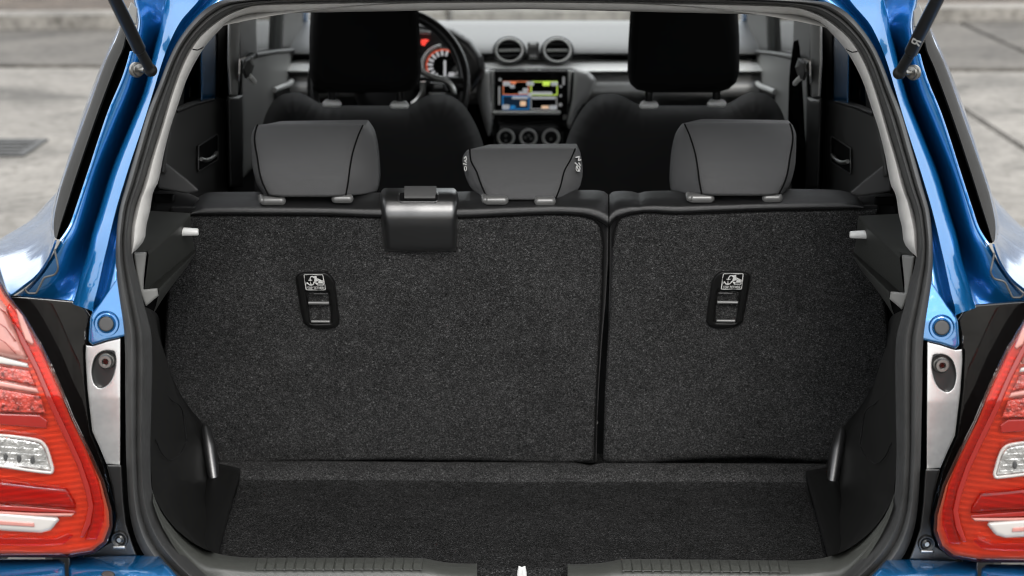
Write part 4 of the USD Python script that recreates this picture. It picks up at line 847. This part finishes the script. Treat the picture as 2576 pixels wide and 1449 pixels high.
for k, x in enumerate((1272.5, 1329, 1386)):
    cd = obj('climate_dial', pillow(ell(x, 346, 22), at(5.06), .012, 5, 4, .03), 'satin_black', CAR, 'silver ringed climate dial under the screen', 60)
    obj('ring', pillow(ell(x, 346, 22.5).difference(ell(x, 346, 16)), at(5.05), .006, 3.2, 3, .02), 'silver_paint', cd, smooth=60)
    for dx, dy in (((0, -5), (0, 8)), ((-8, 0), (1, -5), (7, 3)), ((0, 4),))[k]:
        obj('mark', pillow(ell(x + dx, 346 + dy, 3.2), at(5.046), .001, 1, 2, .002), 'grey_print', cd)
# steering wheel and instruments
wc = W(978, 215, 4.68); wn = np.array([0, -math.cos(math.radians(22)), math.sin(math.radians(22))])
wx = np.array([1., 0, 0]); wy = np.cross(wn, wx)
wy = wy if wy[2] > 0 else -wy
def wp(a, r, o=0): return wc + r * (math.cos(a) * wx + math.sin(a) * wy) + wn * o
SW = obj('steering_wheel', tube([wp(a, .2, 0) for a in np.linspace(0, 2 * np.pi, 91)], .0155, 14, caps=False), 'satin_black', CAR, 'black steering wheel behind the left front seat', True)
obj('hub', lathe([(0, .03), (.06, .026), (.085, .012), (.095, -.02), (.09, -.04)], wc + wn * -.02, wn, 40), 'black_plastic', SW, smooth=50)
def spoke(a0, a1, r0, r1, o0, o1, w): return tube([wp(a0, r0, o0), wp((a0 + a1) / 2, (r0 + r1) / 2, (o0 + o1) / 2 + .004), wp(a1, r1, o1)], np.array([w, w * .8, w * .7]), 12, 14) if False else tube(curve([wp(a0, r0, o0), wp((a0 + a1) / 2, (r0 + r1) / 2, (o0 + o1) / 2 + .004), wp(a1, r1, o1)], 14), w, 12)
obj('spoke', spoke(.05, .0, .07, .195, .0, 0, .022), 'black_plastic', SW); obj('spoke', spoke(math.pi, math.pi, .07, .195, 0, 0, .022), 'black_plastic', SW); obj('spoke', spoke(-1.57, -1.57, .07, .195, 0, 0, .026), 'black_plastic', SW)
obj('spoke_trim', Wt([(1060, 178, 4.62), (1075, 188, 4.62), (1100, 197, 4.62), (1122, 204, 4.62), (1136, 217, 4.62), (1142, 236, 4.62)], .0075, 10, 30), 'silver', SW)
obj('spoke_trim', Wt([(1064, 205, 4.62), (1064, 225, 4.62), (1055, 245, 4.62), (1036, 262, 4.62)], .0075, 10, 30), 'silver', SW)
obj('button_pad', pillow(soft([(1080, 206), (1118, 210), (1130, 232), (1085, 238)], 4), at(4.63), .006, 4, 5, .02), 'satin_black', SW)
obj('button', pillow(rr(1092, 213, 1114, 222, 3), at(4.622), .003, 3, 3, .005), 'grey_print', SW); obj('button', pillow(rr(1080, 233, 1122, 237, 1.5), at(4.62), .003, 1.5, 3, .005), 'silver_paint', SW)
obj('stalk', hull([(W(1138, 208, 4.85), .012), (W(1162, 182, 4.83), .011), (W(1172, 212, 4.85), .012)]), 'dash_light', CAR, 'pale column stalk beside the wheel')
CH = obj('cluster_hood', pillow(soft([(880, 70), (960, 48), (1080, 58), (1140, 72), (1185, 100), (1215, 140), (1222, 178), (1190, 230), (900, 240)], 8), at(5.02), .03, 20, 10, .15), 'satin_black', CAR, 'black instrument hood behind the steering wheel', 60)
obj('dial_face', pillow(ell(1115, 165, 47, 45), at(4.97), .002, 3, 8, .02), 'gloss_black', CH)
def arc(cx, cy, r, a0, a1, n=24, sy=.95): return [(cx + r * math.cos(a), cy - sy * r * math.sin(a)) for a in np.linspace(math.radians(a0), math.radians(a1), n)]
obj('dial_ring', pillow(LineString(arc(1115, 165, 53, 100, 215)).buffer(4), at(4.955), .005, 3, 4, .02), 'silver_paint', CH)
obj('dial_band', pillow(LineString(arc(1115, 165, 42, 60, 205)).buffer(2.2), at(4.965), .001, 1.5, 4, .003), 'dial_red', CH)
for a in range(75, 236, 20):
    obj('numeral', pillow(LineString([arc(1115, 165, 29, a, a, 1)[0], arc(1115, 165, 37, a, a, 1)[0]]).buffer(3.2), at(4.963), .001, 1.5, 3, .003), 'dial_white', CH, smooth=False)
obj('needle', pillow(rr(1116, 152, 1122, 196, 2.5), at(4.958), .003, 2, 4, .005), 'dial_white', CH)
obj('numeral', pillow(rr(1128, 182, 1144, 193, 3), at(4.962), .001, 1.5, 3, .003), 'dial_white', CH, smooth=False)
obj('warning_lamp', pillow(spl([(1060, 100), (1072, 99), (1079, 102), (1073, 107), (1067, 115), (1062, 114), (1059, 106)], 40), at(4.96), .003, 4, 3, .01), 'lamp_red', CH, 'glowing red warning lamp')
obj('label_plate', pillow(soft([(1050, 73), (1084, 78), (1083, 86), (1050, 86)], 1), at(4.96), .002, 2, 4, .005), 'dash_light', CH)

# ---- the rest of the shell: roof, glass, floor, wheels
xsr = np.linspace(-.66, .66, 30)
def roofs(z0, ys, off):
    G = np.array([[(x * (.82 + .18 * min(1, (y - .4) / .7)), y, zc - .05 * (abs(x) / .66) ** 3 + off) for x in xsr] for y, zc in ys])
    return G
ys = ((.40, 1.355), (.6, 1.40), (1.0, 1.445), (1.5, 1.45), (2.0, 1.42), (2.35, 1.37))
HLN = obj('headliner', grid(roofs(0, ys, -.02)), 'headliner', CAR)
obj('roof', grid(roofs(0, ys, .02), outward=(0, 1.5, 0)), 'blue_paint', CAR, smooth=60)
ws = loft([[(x * .66 / .66, 2.35, 1.37 - .05 * (abs(x) / .66) ** 3) for x in xsr], [(x * 1.06, 2.72, 1.20) for x in xsr], [(x * 1.1, 3.12, 1.0) for x in xsr]], 30, 3, world=True)
obj('windscreen', ws, 'window_glass', CAR, smooth=60)
obj('bonnet', loft([[(x * 1.1, 3.1, .98 - .03 * (x / .66) ** 2) for x in xsr], [(x * 1.12, 3.5, .93 - .04 * (x / .66) ** 2) for x in xsr], [(x * 1.1, 3.75, .84 - .05 * (x / .66) ** 2) for x in xsr], [(x * 1.05, 3.85, .6) for x in xsr], [(x * 1.05, 3.8, .25) for x in xsr]], 30, 4, world=True, cross=True, outward=(0, 2, .5)), 'blue_paint', CAR, smooth=60)
fl = trimesh.creation.box((1.6, 3.7, .04)); fl.apply_translation((0, 1.85, .23)); obj('floor_pan', fl, 'fabric_deep', CAR, smooth=False)
both('roof_rail', tube([(-.60, .62, 1.35), (-.62, .8, 1.37), (-.65, 1.0, 1.385), (-.67, 1.5, 1.39), (-.665, 2.0, 1.36), (-.66, 2.4, 1.31), (-.72, 3.1, 1.0)], .035, 10, 40), 'blue_paint')
both('quarter_trim', pillow([(378, 40), (470, 60), (458, 300), (400, 480), (340, 480), (360, 300)], on_x(-.70), .01, 10, 16, .03), 'fabric_deep')
# ---- the open tailgate overhead
def tg(x, t, o=0.): return (x * (1 - .10 * t),   .40 - .86 * t + .16 * o, 1.385 + .70 * t + .06 * math.sin(math.pi * t) - .0 + .35 * o)
TGX = np.linspace(-.58, .58, 25)
TG = obj('tailgate', grid(np.array([[tg(x, t, .10) for x in TGX] for t in np.linspace(0, 1, 14)] + [[tg(x, 1., .02) for x in TGX]]), outward=(0, 0, 0)), 'blue_paint', CAR, smooth=50)
obj('inner_panel', grid(np.array([[tg(x, t, 0) for x in TGX] for t in (.62, .8, 1.)])), 'black_plastic', TG); obj('inner_panel', grid(np.array([[tg(x, t, 0) for x in TGX] for t in (0, .05, .1)])), 'black_plastic', TG)
for sx in (-1, 1): obj('inner_panel', grid(np.array([[tg(sx * x, t, 0) for x in (.48, .53, .58)] for t in np.linspace(.1, .62, 6)])), 'black_plastic', TG)
obj('rear_window', grid(np.array([[tg(x, t, .005) for x in np.linspace(-.48, .48, 12)] for t in np.linspace(.1, .62, 8)])), 'privacy_glass', TG, smooth=True)
for y in (.66, 3.05):
    for s in (-1, 1):
        tw = obj('wheel', lathe([(.20, -.07), (.27, -.075), (.295, -.055), (.30, 0), (.295, .055), (.27, .075), (.20, .07)], (s * .785, y, .30), (s, 0, 0), 40), 'tyre_rubber', CAR, smooth=40)
        obj('rim', lathe([(0, .05), (.06, .055), (.08, .03), (.17, .06), (.20, .065), (.205, -.06)], (s * .785, y, .30), (s, 0, 0), 40), 'alloy', tw, smooth=40)
